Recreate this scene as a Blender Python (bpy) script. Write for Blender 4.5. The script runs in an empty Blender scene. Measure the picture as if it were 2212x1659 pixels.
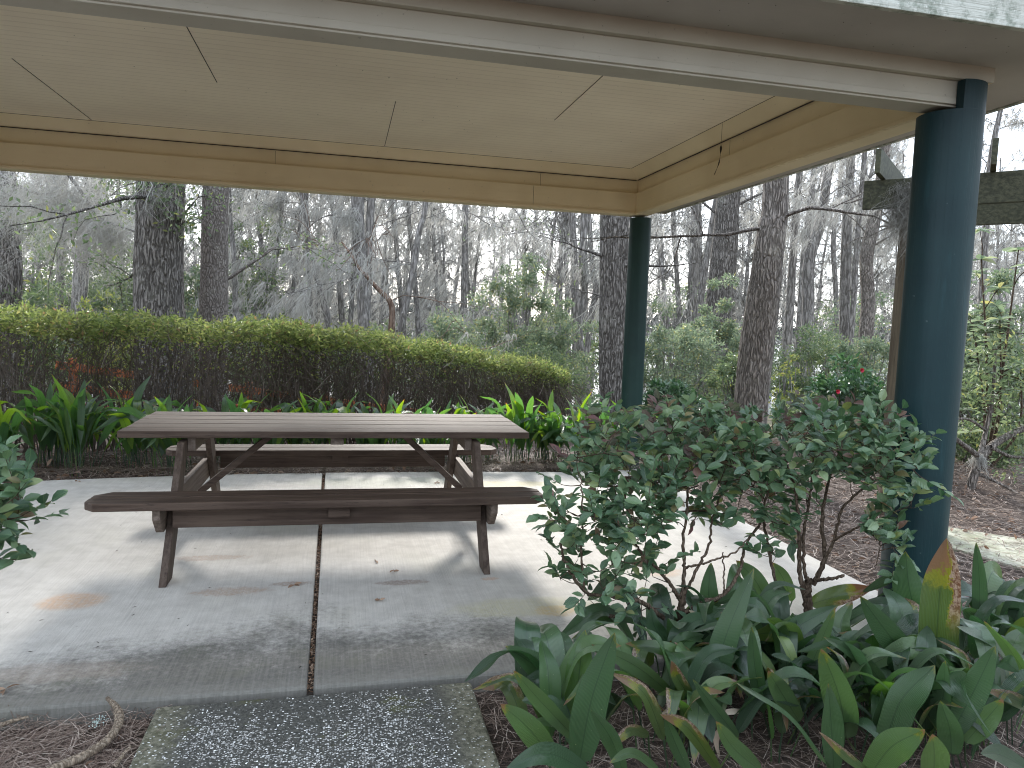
import bpy, math, random
import numpy as np

# ------------------------------------------------------------------ camera, light, exposure
S = bpy.context.scene
COL = S.collection
F_PX, CX, CY, CAM_H = 1600.0, 1106.0, 829.5, 1.48
PITCH, ROLL, YAW = math.radians(4.9), math.radians(2.2), math.radians(13.0)
_cp, _sp, _cr, _sr = math.cos(PITCH), math.sin(PITCH), math.cos(ROLL), math.sin(ROLL)
_A = np.array([[math.cos(YAW), -math.sin(YAW), 0], [math.sin(YAW), math.cos(YAW), 0], [0, 0, 1]])
CM = np.array([[_cr, -_sr, 0], [_sr, _cr, 0], [0, 0, 1]]) @ np.array([[1, 0, 0], [0, -_sp, -_cp], [0, _cp, -_sp]]) @ _A

cam = bpy.data.cameras.new('camera')
cam.sensor_width = 36.0
cam.lens = 36.0 * F_PX / 2212.0
cam.clip_start = 0.05
cam.clip_end = 3000
co = bpy.data.objects.new('camera', cam)
COL.objects.link(co)
from mathutils import Matrix, Vector
co.matrix_world = Matrix(((CM[0][0], -CM[1][0], -CM[2][0], 0), (CM[0][1], -CM[1][1], -CM[2][1], 0),
                          (CM[0][2], -CM[1][2], -CM[2][2], CAM_H), (0, 0, 0, 1)))
S.camera = co

SUN_EL, SUN_AZ = math.radians(31), math.radians(4)      # azimuth from +Y towards +X
W = bpy.data.worlds.new('World')
S.world = W
W.use_nodes = True
nt = W.node_tree
nt.nodes.clear()
sky = nt.nodes.new('ShaderNodeTexSky')
sky.sky_type = 'NISHITA'
sky.sun_disc = False
sky.sun_elevation = SUN_EL
sky.sun_rotation = SUN_AZ
sky.air_density = 1.0
sky.dust_density = 1.0
sky.ozone_density = 1.0
hsv = nt.nodes.new('ShaderNodeHueSaturation')
hsv.inputs['Saturation'].default_value = 0.42
bgn = nt.nodes.new('ShaderNodeBackground')
bgn.inputs['Strength'].default_value = 0.05
wo = nt.nodes.new('ShaderNodeOutputWorld')
nt.links.new(sky.outputs[0], hsv.inputs['Color'])
nt.links.new(hsv.outputs[0], bgn.inputs['Color'])
cloud = nt.nodes.new('ShaderNodeBackground')          # the even veil of cloud over the blue
ctc = nt.nodes.new('ShaderNodeTexCoord')
cno = nt.nodes.new('ShaderNodeTexNoise'); cno.inputs['Scale'].default_value = 2.2; cno.inputs['Detail'].default_value = 5
crp = nt.nodes.new('ShaderNodeValToRGB')
crp.color_ramp.elements[0].position = 0.3; crp.color_ramp.elements[0].color = (0.52, 0.70, 0.95, 1)
crp.color_ramp.elements[1].position = 0.7; crp.color_ramp.elements[1].color = (0.90, 0.95, 1.0, 1)
nt.links.new(ctc.outputs['Generated'], cno.inputs['Vector']); nt.links.new(cno.outputs['Fac'], crp.inputs[0])
nt.links.new(crp.outputs[0], cloud.inputs['Color'])
csp = nt.nodes.new('ShaderNodeSeparateXYZ'); nt.links.new(ctc.outputs['Generated'], csp.inputs[0])
cmr = nt.nodes.new('ShaderNodeMapRange')
for k_, v_ in (('From Min', 0.05), ('From Max', 0.95), ('To Min', 0.215), ('To Max', 0.78)): cmr.inputs[k_].default_value = v_
nt.links.new(csp.outputs[2], cmr.inputs['Value']); nt.links.new(cmr.outputs[0], cloud.inputs['Strength'])
ads = nt.nodes.new('ShaderNodeAddShader')
nt.links.new(bgn.outputs[0], ads.inputs[0]); nt.links.new(cloud.outputs[0], ads.inputs[1])
nt.links.new(ads.outputs[0], wo.inputs['Surface'])
sl = bpy.data.lights.new('sun', 'SUN')
sl.energy = 2.1
sl.angle = math.radians(7)
sl.color = (1.0, 0.96, 0.9)
so = bpy.data.objects.new('sun', sl)
COL.objects.link(so)
sd = Vector((math.cos(SUN_EL) * math.sin(SUN_AZ), math.cos(SUN_EL) * math.cos(SUN_AZ), math.sin(SUN_EL)))
so.rotation_euler = sd.to_track_quat('Z', 'Y').to_euler()
S.view_settings.view_transform = 'Standard'
S.view_settings.look = 'None'
S.view_settings.gamma = 1.0
S.view_settings.exposure = 1.93
S.cycles.max_bounces = 8
S.cycles.diffuse_bounces = 6
S.cycles.glossy_bounces = 3
S.cycles.transmission_bounces = 4
S.cycles.transparent_max_bounces = 8
S.cycles.use_denoising = True
S.cycles.pixel_filter_type = 'BLACKMAN_HARRIS'
S.cycles.filter_width = 1.05
S.cycles.sample_clamp_indirect = 6.0
S.cycles.caustics_reflective = False

rng = np.random.default_rng(7)
random.seed(7)
PI = math.pi

# ------------------------------------------------------------------ helpers
def ray(x, y):
    return CM.T @ np.array([(x - CX) / F_PX, (y - CY) / F_PX, 1.0])
def at(x, y, Y):
    """the point of the plane at depth Y that the photograph shows at (x, y)"""
    d = ray(x, y)
    return np.array([0, 0, CAM_H]) + d * Y / d[1]
def atz(x, y, z):
    d = ray(x, y)
    return np.array([0, 0, CAM_H]) + d * (z - CAM_H) / d[2]
def fwd(P):
    return float((CM @ (np.asarray(P) - [0, 0, CAM_H]))[2])

class MB:
    """collects vertices and faces (numpy blocks) and links them as one mesh object"""
    def __init__(s):
        s.V, s.F, s.n, s.UV = [], {}, 0, []
        s.has_uv = False
    def add(s, V, F, uv=None):
        V = np.asarray(V, float)
        F = np.asarray(F, np.int64)
        s.F.setdefault(F.shape[1], []).append(F + s.n)
        s.V.append(V)
        s.UV.append(np.zeros((len(V), 2)) if uv is None else np.asarray(uv, float))
        if uv is not None:
            s.has_uv = True
        s.n += len(V)
        return s
    def mesh(s, name, smooth=False):
        me = bpy.data.meshes.new(name)
        V = np.concatenate(s.V)
        me.vertices.add(len(V))
        me.vertices.foreach_set('co', V.astype(np.float32).ravel())
        loops, starts, pos = [], [], 0
        for k, fl in s.F.items():
            f = np.concatenate(fl)
            loops.append(f.ravel())
            starts.append(pos + np.arange(len(f)) * k)
            pos += f.size
        loops = np.concatenate(loops)
        starts = np.concatenate(starts)
        me.loops.add(len(loops))
        me.loops.foreach_set('vertex_index', loops.astype(np.int32))
        me.polygons.add(len(starts))
        me.polygons.foreach_set('loop_start', starts.astype(np.int32))
        me.polygons.foreach_set('use_smooth', np.full(len(starts), bool(smooth)))
        if s.has_uv:
            uvl = me.uv_layers.new(name='UVMap')
            uvl.data.foreach_set('uv', np.concatenate(s.UV)[loops].astype(np.float32).ravel())
        me.update(calc_edges=True)
        return me
    def build(s, name, mat, parent=None, smooth=False, bevel=0):
        me = s.mesh(name, smooth)
        me.materials.append(mat)
        o = bpy.data.objects.new(name, me)
        COL.objects.link(o)
        if parent is not None:
            o.parent = parent
            o.matrix_parent_inverse = Matrix.Translation(-Vector(parent.location))
        if bevel:
            m = o.modifiers.new('b', 'BEVEL')
            m.width = bevel
            m.segments = 2
            m.limit_method = 'ANGLE'
        return o

def tag(o, label=None, cat=None, group=None, kind=None):
    if label: o['label'] = label
    if cat: o['category'] = cat
    if group: o['group'] = group
    if kind: o['kind'] = kind
    return o
def empty(name, loc, label, cat, group=None):
    o = bpy.data.objects.new(name, None)
    o.location = [float(v) for v in loc]
    o.empty_display_size = 0.2
    COL.objects.link(o)
    return tag(o, label, cat, group)

def box(mb, x0, x1, y0, y1, z0, z1):
    V = [(x, y, z) for z in (z0, z1) for y in (y0, y1) for x in (x0, x1)]
    mb.add(V, [(0, 2, 3, 1), (4, 5, 7, 6), (0, 1, 5, 4), (2, 6, 7, 3), (0, 4, 6, 2), (1, 3, 7, 5)])
def prism(mb, poly, a, b, axis):
    """polygon extruded from a to b; axis 'x': poly=(y,z); 'y': poly=(x,z); 'z': poly=(x,y)"""
    def P(p, t):
        return {'x': (t, p[0], p[1]), 'y': (p[0], t, p[1]), 'z': (p[0], p[1], t)}[axis]
    n = len(poly)
    V = [P(p, a) for p in poly] + [P(p, b) for p in poly]
    s = 0
    for i in range(n):
        s += poly[i][0] * poly[(i + 1) % n][1] - poly[(i + 1) % n][0] * poly[i][1]
    rev = (s < 0) != (axis == 'y')
    top, bot = list(range(n, 2 * n)), list(range(n))[::-1]
    sides = [(i, (i + 1) % n, n + (i + 1) % n, n + i) for i in range(n)]
    if rev:
        top, bot = top[::-1], bot[::-1]
        sides = [q[::-1] for q in sides]
    mb.add(V, sides)
    base = mb.n - 2 * n
    mb.F.setdefault(n, []).append(np.array([top, bot]) + base)
def beam(mb, p, q, w, h, up=(0, 0, 1)):
    """rectangular bar from p to q, w wide sideways, h along up"""
    p, q, up = np.array(p, float), np.array(q, float), np.array(up, float)
    d = (q - p) / np.linalg.norm(q - p)
    s = np.cross(d, up); s /= np.linalg.norm(s)
    u = np.cross(s, d)
    V = [c + s * a * w / 2 + u * b * h / 2 for c in (p, q) for a, b in ((-1, -1), (1, -1), (1, 1), (-1, 1))]
    mb.add(V, [(0, 1, 2, 3), (7, 6, 5, 4), (0, 4, 5, 1), (1, 5, 6, 2), (2, 6, 7, 3), (3, 7, 4, 0)])

def tube(mb, path, rad, sides=5, disp=None, cap=False):
    path = np.asarray(path, float)
    n = len(path)
    rad = np.broadcast_to(np.asarray(rad, float), (n,))
    T = np.gradient(path, axis=0)
    T /= np.linalg.norm(T, axis=1)[:, None] + 1e-9
    ref = np.array([0, 0, 1.0]) if abs(T[0][2]) < 0.9 else np.array([0, 1.0, 0])
    U = np.cross(T, ref)
    U /= np.linalg.norm(U, axis=1)[:, None] + 1e-9
    Wv = np.cross(T, U)
    a = np.arange(sides) / sides * 2 * PI
    R = rad[:, None] * np.ones((1, sides))
    if disp is not None:
        R = R + disp(a, path)
    V = path[:, None, :] + R[:, :, None] * (np.cos(a)[None, :, None] * U[:, None, :] + np.sin(a)[None, :, None] * Wv[:, None, :])
    i = np.arange(n - 1)[:, None] * sides
    j = np.arange(sides)[None, :]
    j2 = (j + 1) % sides
    Fq = np.stack([i + j, i + j2, i + sides + j2, i + sides + j], -1).reshape(-1, 4)
    L = np.concatenate([[0], np.cumsum(np.linalg.norm(np.diff(path, axis=0), axis=1))])
    uv = np.stack([np.broadcast_to(a / (2 * PI), (n, sides)), np.broadcast_to(L[:, None], (n, sides))], -1).reshape(-1, 2)
    mb.add(V.reshape(-1, 3), Fq, uv)
    if cap:
        b = mb.n - n * sides
        mb.F.setdefault(sides, []).append(np.array([np.arange(sides) + b + (n - 1) * sides]))

def smooth_path(pts, n):
    pts = np.asarray(pts, float)
    k = len(pts)
    if k == 2:
        t = np.linspace(0, 1, n)[:, None]
        return pts[0] * (1 - t) + pts[1] * t
    P = np.vstack([2 * pts[0] - pts[1], pts, 2 * pts[-1] - pts[-2]])
    out = []
    for t in np.linspace(0, k - 1 - 1e-6, n):
        i = int(t); u = t - i
        a, b, c, d = P[i], P[i + 1], P[i + 2], P[i + 3]
        out.append(0.5 * ((2 * b) + (-a + c) * u + (2 * a - 5 * b + 4 * c - d) * u * u + (-a + 3 * b - 3 * c + d) * u ** 3))
    return np.array(out)

def unit(v):
    return v / (np.linalg.norm(v, axis=-1, keepdims=True) + 1e-9)

# leaf templates: (along, across, up) with faces
T_QUAD = (np.array([(0, 0, 0), (.45, .5, .06), (1, 0, -.08), (.45, -.5, .06)]), [(0, 1, 2), (0, 2, 3)])
T_LEAF = (np.array([(0, 0, 0), (.22, .36, .07), (.52, .5, .08), (.82, .27, .0), (1, 0, -.12), (.82, -.27, .0), (.52, -.5, .08), (.22, -.36, .07),
                    (.25, 0, 0), (.55, 0, .0), (.82, 0, -.05)]),
          [(0, 1, 8), (1, 2, 9), (1, 9, 8), (2, 3, 10), (2, 10, 9), (3, 4, 10), (0, 8, 7), (7, 8, 9), (7, 9, 6), (6, 9, 10), (6, 10, 5), (5, 10, 4)])
def leaves(mb, P, D, N, L, Wd, tmpl):
    """leaf copies at P, pointing along D, face normal about N"""
    P, D, N = np.asarray(P), unit(np.asarray(D)), np.asarray(N)
    Sd = unit(np.cross(D, N))
    U = np.cross(Sd, D)
    T, Fc = tmpl
    L = np.broadcast_to(L, (len(P),)); Wd = np.broadcast_to(Wd, (len(P),))
    V = P[:, None, :] + T[None, :, 0, None] * (L[:, None] * 1.0)[:, :, None] * D[:, None, :] \
        + T[None, :, 1, None] * Wd[:, None, None] * Sd[:, None, :] + T[None, :, 2, None] * L[:, None, None] * U[:, None, :]
    Fc = np.array(Fc)
    Fa = (np.arange(len(P)) * len(T))[:, None, None] + Fc[None]
    uv = np.broadcast_to(T[None, :, :2], (len(P), len(T), 2)).reshape(-1, 2)
    mb.add(V.reshape(-1, 3), Fa.reshape(-1, Fc.shape[1]), uv)
def rdir(n, r=None):
    return unit((r or rng).normal(size=(n, 3)))
def gz(x, y):
    x = np.asarray(x, float); y = np.asarray(y, float)
    d = np.clip(y - 8.6, 0, None)
    z = -0.06 - 0.105 * d
    z = np.maximum(z, -2.6)
    z = z + 0.025 * (np.sin(x * 1.7 + 0.3 * y) + np.sin(y * 2.3 - x)) * np.clip((y - 7) / 2, 0, 1)
    z = z + 0.16 * np.exp(-((x - 6.3) ** 2 / 1.2 + (y - 6.6) ** 2 / 1.2))
    return z

# ------------------------------------------------------------------ materials
class NT:
    def __init__(s, name, rough=0.7):
        s.m = bpy.data.materials.new(name)
        s.m.use_nodes = True
        s.t = s.m.node_tree
        s.b = s.t.nodes['Principled BSDF']
        s.out = s.t.nodes['Material Output']
        s.b.inputs['Roughness'].default_value = rough
        s.tc = s.t.nodes.new('ShaderNodeTexCoord')
    def n(s, k, **kw):
        nd = s.t.nodes.new(k)
        for a, v in kw.items():
            setattr(nd, a, v)
        return nd
    def link(s, a, b):
        s.t.links.new(a, b)
    def inp(s, sock, v):
        if isinstance(v, (int, float, tuple)):
            if isinstance(v, tuple) and len(v) == 3 and sock.type == 'RGBA':
                v = (*v, 1)
            sock.default_value = v
        else:
            s.link(v, sock)
    def coord(s, scale=(1, 1, 1), kind='Object', rot=(0, 0, 0)):
        mp = s.n('ShaderNodeMapping')
        mp.inputs['Scale'].default_value = scale
        mp.inputs['Rotation'].default_value = rot
        s.link(s.tc.outputs[kind], mp.inputs[0])
        return mp.outputs[0]
    def noise(s, vec, scale=5, detail=4, rough=0.55, out='Fac'):
        nd = s.n('ShaderNodeTexNoise')
        s.link(vec, nd.inputs['Vector'])
        nd.inputs['Scale'].default_value = scale
        nd.inputs['Detail'].default_value = detail
        nd.inputs['Roughness'].default_value = rough
        return nd.outputs[out]
    def voro(s, vec, scale=5, feature='F1', out='Distance', rnd=1.0):
        nd = s.n('ShaderNodeTexVoronoi', feature=feature)
        s.link(vec, nd.inputs['Vector'])
        nd.inputs['Scale'].default_value = scale
        nd.inputs['Randomness'].default_value = rnd
        return nd.outputs[out]
    def math(s, op, a, b=0.0, c=None):
        nd = s.n('ShaderNodeMath', operation=op)
        s.inp(nd.inputs[0], a)
        s.inp(nd.inputs[1], b)
        if c is not None: s.inp(nd.inputs[2], c)
        return nd.outputs[0]
    def step(s, v, a, b, t0=0.0, t1=1.0):
        nd = s.n('ShaderNodeMapRange', interpolation_type='SMOOTHSTEP')
        s.inp(nd.inputs['Value'], v)
        for k, q in zip(('From Min', 'From Max', 'To Min', 'To Max'), (a, b, t0, t1)):
            nd.inputs[k].default_value = q
        return nd.outputs[0]
    def mix(s, f, a, b, mode='MIX'):
        nd = s.n('ShaderNodeMix', data_type='RGBA', blend_type=mode)
        s.inp(nd.inputs[0], f); s.inp(nd.inputs[6], a); s.inp(nd.inputs[7], b)
        return nd.outputs[2]
    def ramp(s, f, stops):
        nd = s.n('ShaderNodeValToRGB')
        e = nd.color_ramp.elements
        while len(e) < len(stops):
            e.new(0.5)
        for el, (p, c) in zip(e, stops):
            el.position = p
            el.color = (*c, 1)
        s.inp(nd.inputs[0], f)
        return nd.outputs[0]
    def sep(s, vec):
        nd = s.n('ShaderNodeSeparateXYZ'); s.link(vec, nd.inputs[0]); return nd.outputs
    def comb(s, x, y, z):
        nd = s.n('ShaderNodeCombineXYZ')
        for i, v in enumerate((x, y, z)): s.inp(nd.inputs[i], v)
        return nd.outputs[0]
    def bump(s, h, dist=0.01, strength=1.0, normal=None):
        nd = s.n('ShaderNodeBump')
        nd.inputs['Distance'].default_value = dist
        nd.inputs['Strength'].default_value = strength
        s.inp(nd.inputs['Height'], h)
        if normal is not None: s.link(normal, nd.inputs['Normal'])
        return nd.outputs[0]
    def rnd(s):
        return s.n('ShaderNodeNewGeometry').outputs['Random Per Island']
    def done(s, color=None, rough=None, normal=None, translucent=0.0, tcol=None, spec=None):
        if color is not None: s.inp(s.b.inputs['Base Color'], color)
        if rough is not None: s.inp(s.b.inputs['Roughness'], rough)
        if spec is not None: s.b.inputs['Specular IOR Level'].default_value = spec
        if normal is not None: s.link(normal, s.b.inputs['Normal'])
        if translucent:
            tb = s.n('ShaderNodeBsdfTranslucent')
            s.inp(tb.inputs['Color'], tcol if tcol is not None else color)
            mx = s.n('ShaderNodeMixShader')
            mx.inputs[0].default_value = translucent
            s.link(s.b.outputs[0], mx.inputs[1]); s.link(tb.outputs[0], mx.inputs[2])
            s.link(mx.outputs[0], s.out.inputs['Surface'])
        return s.m

def wood_grain(t, axis, sc=1.0):
    """stretched noise along axis -> value"""
    s = {'x': (1.2, 26, 26), 'y': (26, 1.2, 26), 'z': (26, 26, 1.2)}[axis]
    v = t.coord(tuple(a * sc for a in s))
    return t.noise(v, 1.6, 5, 0.6)
def paint_mat(name, base, dark, axis='x', dirt=0.35, rough=0.55, bead=False, grime=(0.2, 0.19, 0.16)):
    t = NT(name)
    g = wood_grain(t, axis)
    o = t.coord()
    n1 = t.noise(o, 1.3, 3, 0.6)
    c = t.mix(t.step(n1, 0.35, 0.7), base, dark)
    # specks and scuffs
    sp = t.noise(o, 34, 3, 0.7)
    c = t.mix(t.math('MULTIPLY', t.step(sp, 0.66, 0.74), dirt), c, grime)
    h = t.math('MULTIPLY', g, 0.35)
    if bead:
        y = t.sep(o)[1]
        w = t.math('FRACT', t.math('DIVIDE', y, 0.081))
        groove = t.step(t.math('ABSOLUTE', t.math('SUBTRACT', w, 0.5)), 0.0, 0.11)
        h = t.math('ADD', h, t.math('MULTIPLY', groove, 0.5))
        c = t.mix(t.math('MULTIPLY', t.math('SUBTRACT', 1.0, groove), 0.20), c, (dark[0] * 0.42, dark[1] * 0.40, dark[2] * 0.36))
    return t.done(c, rough, t.bump(h, 0.004, 0.9), spec=0.12)
M = {}
cream, cream_d = (0.76, 0.66, 0.46), (0.68, 0.58, 0.39)
M['ceiling'] = paint_mat('ceiling_paint', (0.86, 0.78, 0.62), (0.80, 0.72, 0.57), 'x', 0.12, 0.6, bead=True)
M['trim_x'] = paint_mat('trim_paint', cream, cream_d, 'x')
M['trim_y'] = paint_mat('trim_paint_side', cream, cream_d, 'y')
M['front_x'] = paint_mat('front_trim_ambient_grey', (0.56, 0.53, 0.45), (0.47, 0.44, 0.37), 'x', 0.5)  # cream trim greyed in its colour for the bluish ambient light outside
M['front_y'] = paint_mat('side_trim_ambient_grey', (0.56, 0.53, 0.45), (0.47, 0.44, 0.37), 'y', 0.5)  # same painted-in ambient grey, grain along the depth
M['soffit'] = paint_mat('soffit_ambient_grey', (0.47, 0.44, 0.405), (0.40, 0.37, 0.34), 'x', 0.3, 0.6)  # soffit colour carries the grey of the bluish ambient light
M['caulk'] = NT('dark_joint').done((0.05, 0.04, 0.035), 0.8)

t = NT('fascia_weathered')
o = t.coord()
g = t.noise(t.coord((3, 60, 60)), 1.5, 4, 0.6)
al = t.noise(o, 9, 6, 0.7)
c = t.mix(t.step(al, 0.42, 0.62), (0.55, 0.56, 0.50), (0.22, 0.25, 0.20))
c = t.mix(t.math('MULTIPLY', t.step(t.noise(o, 60, 3, 0.7), 0.55, 0.7), 0.5), c, (0.75, 0.75, 0.70))
M['fascia'] = t.done(c, 0.7, t.bump(g, 0.006))

def post_mat(name, c1, c2):
    t = NT(name)
    o = t.coord()
    g = t.noise(t.coord((14, 14, 0.9)), 2, 5, 0.6)
    c = t.mix(t.step(t.noise(o, 2.2, 4, 0.6), 0.3, 0.7), c1, c2)
    chip = t.step(t.noise(o, 30, 2, 0.5), 0.76, 0.785)
    c = t.mix(t.math('MULTIPLY', chip, 0.4), c, (0.12, 0.16, 0.16))
    crack = t.voro(t.coord((30, 30, 0.8)), 1.0, 'DISTANCE_TO_EDGE')
    h = t.math('ADD', t.math('MULTIPLY', g, 0.4), t.math('MULTIPLY', t.step(crack, 0.0, 0.02), 0.25))
    sz_ = t.sep(o)[2]
    grime = t.math('MULTIPLY', t.step(t.math('ADD', sz_, t.math('MULTIPLY', t.noise(o, 14, 4, .7), 0.35)), 0.12, 0.48, 1.0, 0.0), 0.6)
    c = t.mix(grime, c, (0.06, 0.055, 0.045))
    c = t.mix(t.math('MULTIPLY', t.step(t.noise(t.coord((9, 9, 1.1)), 2.0, 5, .7), 0.56, 0.72), 0.5), c, (c2[0] * 1.9 + .004, c2[1] * 1.8, c2[2] * 1.8))
    return t.done(c, 0.5, t.bump(h, 0.0025, 0.8), spec=0.35)
M['post'] = post_mat('teal_paint', (0.002, 0.022, 0.028), (0.005, 0.031, 0.036))
M['post_far'] = post_mat('green_paint', (0.004, 0.025, 0.024), (0.008, 0.037, 0.032))

def table_mat(name, base, light, axis):
    t = NT(name)
    g = wood_grain(t, axis)
    o = t.coord()
    c = t.mix(t.step(g, 0.35, 0.68), base, light)
    c = t.mix(t.math('MULTIPLY', t.step(t.noise(t.coord({'x': (2, 22, 22), 'y': (22, 2, 22), 'z': (22, 22, 2)}[axis]), 3, 5, 0.7), 0.6, 0.78), 0.6), c, (base[0] * .35, base[1] * .33, base[2] * .33))
    c = t.mix(t.math('MULTIPLY', t.step(t.noise(o, 1.7, 3, 0.6), 0.45, 0.75), 0.45), c, (light[0] * 1.25, light[1] * 1.27, light[2] * 1.25))
    r = t.math('MULTIPLY', t.rnd(), 0.45)
    c = t.mix(r, c, (base[0] * .7, base[1] * .68, base[2] * .66))
    c = t.mix(t.math('MULTIPLY', t.step(t.noise(t.coord({'x': (5, 60, 60), 'y': (60, 5, 60), 'z': (60, 60, 5)}[axis]), 1.5, 4, 0.75), 0.58, 0.66), 0.5), c, (base[0] * .25, base[1] * .25, base[2] * .25))
    return t.done(c, 0.7, t.bump(g, 0.004, 1.0), spec=0.3)
M['tab_x'] = table_mat('weathered_brown_wood', (0.046, 0.028, 0.020), (0.104, 0.072, 0.055), 'x')
M['tab_y'] = table_mat('weathered_wood_depth', (0.10, 0.073, 0.057), (0.20, 0.155, 0.127), 'y')
M['tab_z'] = table_mat('weathered_wood_leg', (0.058, 0.038, 0.029), (0.118, 0.087, 0.068), 'z')
M['pergola_wood'] = table_mat('treated_greenish_wood', (0.035, 0.037, 0.022), (0.082, 0.082, 0.050), 'x')
M['pergola_post'] = table_mat('treated_post_wood', (0.10, 0.080, 0.056), (0.17, 0.14, 0.10), 'z')

# concrete patio
t = NT('patio_concrete', 0.8)
o = t.coord()
sx, sy, sz = t.sep(o)
warp = t.noise(o, 2.2, 5, 0.65)
fine = t.noise(o, 160, 3, 0.7)
mid = t.noise(o, 9, 5, 0.6)
c = t.mix(t.step(mid, 0.3, 0.7), (0.46, 0.435, 0.40), (0.57, 0.545, 0.505))
c = t.mix(t.math('MULTIPLY', t.step(fine, 0.3, 0.7), 0.30), c, (0.30, 0.28, 0.26))
c = t.mix(t.math('MULTIPLY', t.step(t.noise(o, 1.3, 3, 0.5), 0.5, 0.72), 0.5), c, (0.47, 0.45, 0.38))
# algae band along the drip edge
e = t.math('ADD', sy, t.math('MULTIPLY', t.math('SUBTRACT', warp, 0.5), 0.9))
e = t.math('ADD', e, t.math('MULTIPLY', t.math('SUBTRACT', t.noise(o, 26, 5, 0.75), 0.5), 0.8))
e = t.math('ADD', e, t.math('MULTIPLY', t.math('ABSOLUTE', t.math('ADD', sx, 0.1)), 0.22))
band = t.step(e, 3.22, 3.78, 1.0, 0.0)
bcol = t.mix(t.step(t.noise(o, 45, 4, 0.75), 0.35, 0.68), (0.024, 0.023, 0.019), (0.082, 0.077, 0.066))
bcol = t.mix(t.math('MULTIPLY', t.step(t.noise(o, 5, 4, 0.6), 0.5, 0.68), 0.6), bcol, (0.045, 0.045, 0.022))
c = t.mix(t.math('MULTIPLY', band, 0.86), c, bcol)
# light weathered lip at the very edge
lip = t.step(t.math('ADD', sy, t.math('MULTIPLY', t.math('SUBTRACT', t.noise(o, 30, 3, 0.6), 0.5), 0.08)), 2.96, 3.03, 1.0, 0.0)
c = t.mix(t.math('MULTIPLY', lip, 0.25), c, (0.24, 0.23, 0.20))
def blob(t, c, x, y, rx, ry, col, amt, nz=0.5, sc=9):
    dx = t.math('DIVIDE', t.math('SUBTRACT', sx, x), rx)
    dy = t.math('DIVIDE', t.math('SUBTRACT', sy, y), ry)
    d = t.math('SQRT', t.math('ADD', t.math('MULTIPLY', dx, dx), t.math('MULTIPLY', dy, dy)))
    d = t.math('ADD', d, t.math('MULTIPLY', t.math('SUBTRACT', t.noise(o, sc, 5, 0.65), 0.5), nz))
    amt_ = t.math('MULTIPLY', amt, t.step(t.noise(o, 55, 4, 0.75), 0.30, 0.62, 0.35, 1.0))
    return t.mix(t.math('MULTIPLY', t.step(d, 0.6, 1.1, 1.0, 0.0), amt_), c, col)
c = blob(t, c, -1.29, 3.98, 0.17, 0.13, (0.50, 0.27, 0.12), 0.62, 0.5)
c = blob(t, c, -0.55, 4.02, 0.20, 0.07, (0.34, 0.20, 0.12), 0.5, 1.6, 20)
c = blob(t, c, -0.75, 4.6, 0.24, 0.06, (0.33, 0.20, 0.13), 0.45, 1.8, 24)
c = blob(t, c, -0.25, 4.1, 0.12, 0.04, (0.22, 0.14, 0.10), 0.6, 1.6, 30)
c = blob(t, c, 0.35, 4.05, 0.16, 0.05, (0.20, 0.13, 0.10), 0.65, 1.5, 28)
c = blob(t, c, 0.95, 3.62, 0.42, 0.14, (0.46, 0.43, 0.26), 0.6, 1.0, 8)
c = blob(t, c, 1.10, 3.55, 0.13, 0.08, (0.52, 0.36, 0.14), 0.6, 1.0, 14)
c = blob(t, c, 1.45, 6.45, 0.55, 0.14, (0.52, 0.46, 0.24), 0.7, 1.1, 8)
c = blob(t, c, 0.4, 6.6, 0.9, 0.2, (0.42, 0.44, 0.34), 0.55, 1.3, 6)
c = blob(t, c, 1.9, 4.05, 0.16, 0.10, (0.55, 0.36, 0.22), 0.5, 0.8, 12)
c = blob(t, c, 0.85, 4.05, 0.06, 0.03, (0.45, 0.25, 0.14), 0.6, 0.9, 30)
c = blob(t, c, -1.1, 3.2, 0.35, 0.10, (0.26, 0.21, 0.17), 0.5, 1.6, 10)
spots = t.step(t.noise(o, 3.1, 5, 0.75), 0.66, 0.76)
c = t.mix(t.math('MULTIPLY', spots, 0.35), c, (0.26, 0.21, 0.17))
# broom finish, diagonal on the left slab, straight on the right
bl = t.noise(t.coord((95, 2.5, 1), rot=(0, 0, math.radians(24))), 1, 3, 0.6)
br = t.noise(t.coord((110, 2.0, 1)), 1, 3, 0.6)
side = t.step(sx, -0.105, -0.095)
br2 = t.n('ShaderNodeMix', data_type='FLOAT')
t.inp(br2.inputs[0], side); t.inp(br2.inputs[2], bl); t.inp(br2.inputs[3], br)
c = t.mix(t.math('MULTIPLY', t.step(br2.outputs[0], 0.4, 0.68), 0.20), c, (0.27, 0.255, 0.235))
h = t.math('ADD', t.math('MULTIPLY', br2.outputs[0], 0.8), t.math('MULTIPLY', fine, 0.5))
M['concrete'] = t.done(c, 0.78, t.bump(h, 0.0035, 0.8))

# exposed shell aggregate pad
t = NT('shell_concrete', 0.85)
o = t.coord()
sx, sy, sz = t.sep(o)
vec = t.coord((1, 1.5, 1))
dist = t.voro(vec, 120, 'F1')
vcol = t.n('ShaderNodeTexVoronoi')
t.link(vec, vcol.inputs['Vector']); vcol.inputs['Scale'].default_value = 120
rv = t.sep(vcol.outputs['Color'])[0]
patch = t.noise(o, 3.0, 5, 0.7)
thr = t.step(patch, 0.40, 0.56, 0.03, 0.35)
edge = t.step(t.math('ABSOLUTE', t.math('ADD', sx, 0.06)), 0.34, 0.52, 1.0, 0.18)
far = t.step(sy, 2.62, 2.92, 1.0, 0.22)
thr = t.math('MULTIPLY', t.math('MULTIPLY', thr, edge), far)
thr = t.math('ADD', thr, 0.045)
isw = t.math('MULTIPLY', t.math('LESS_THAN', rv, thr), t.step(dist, 0.42, 0.58, 1.0, 0.0))
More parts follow.
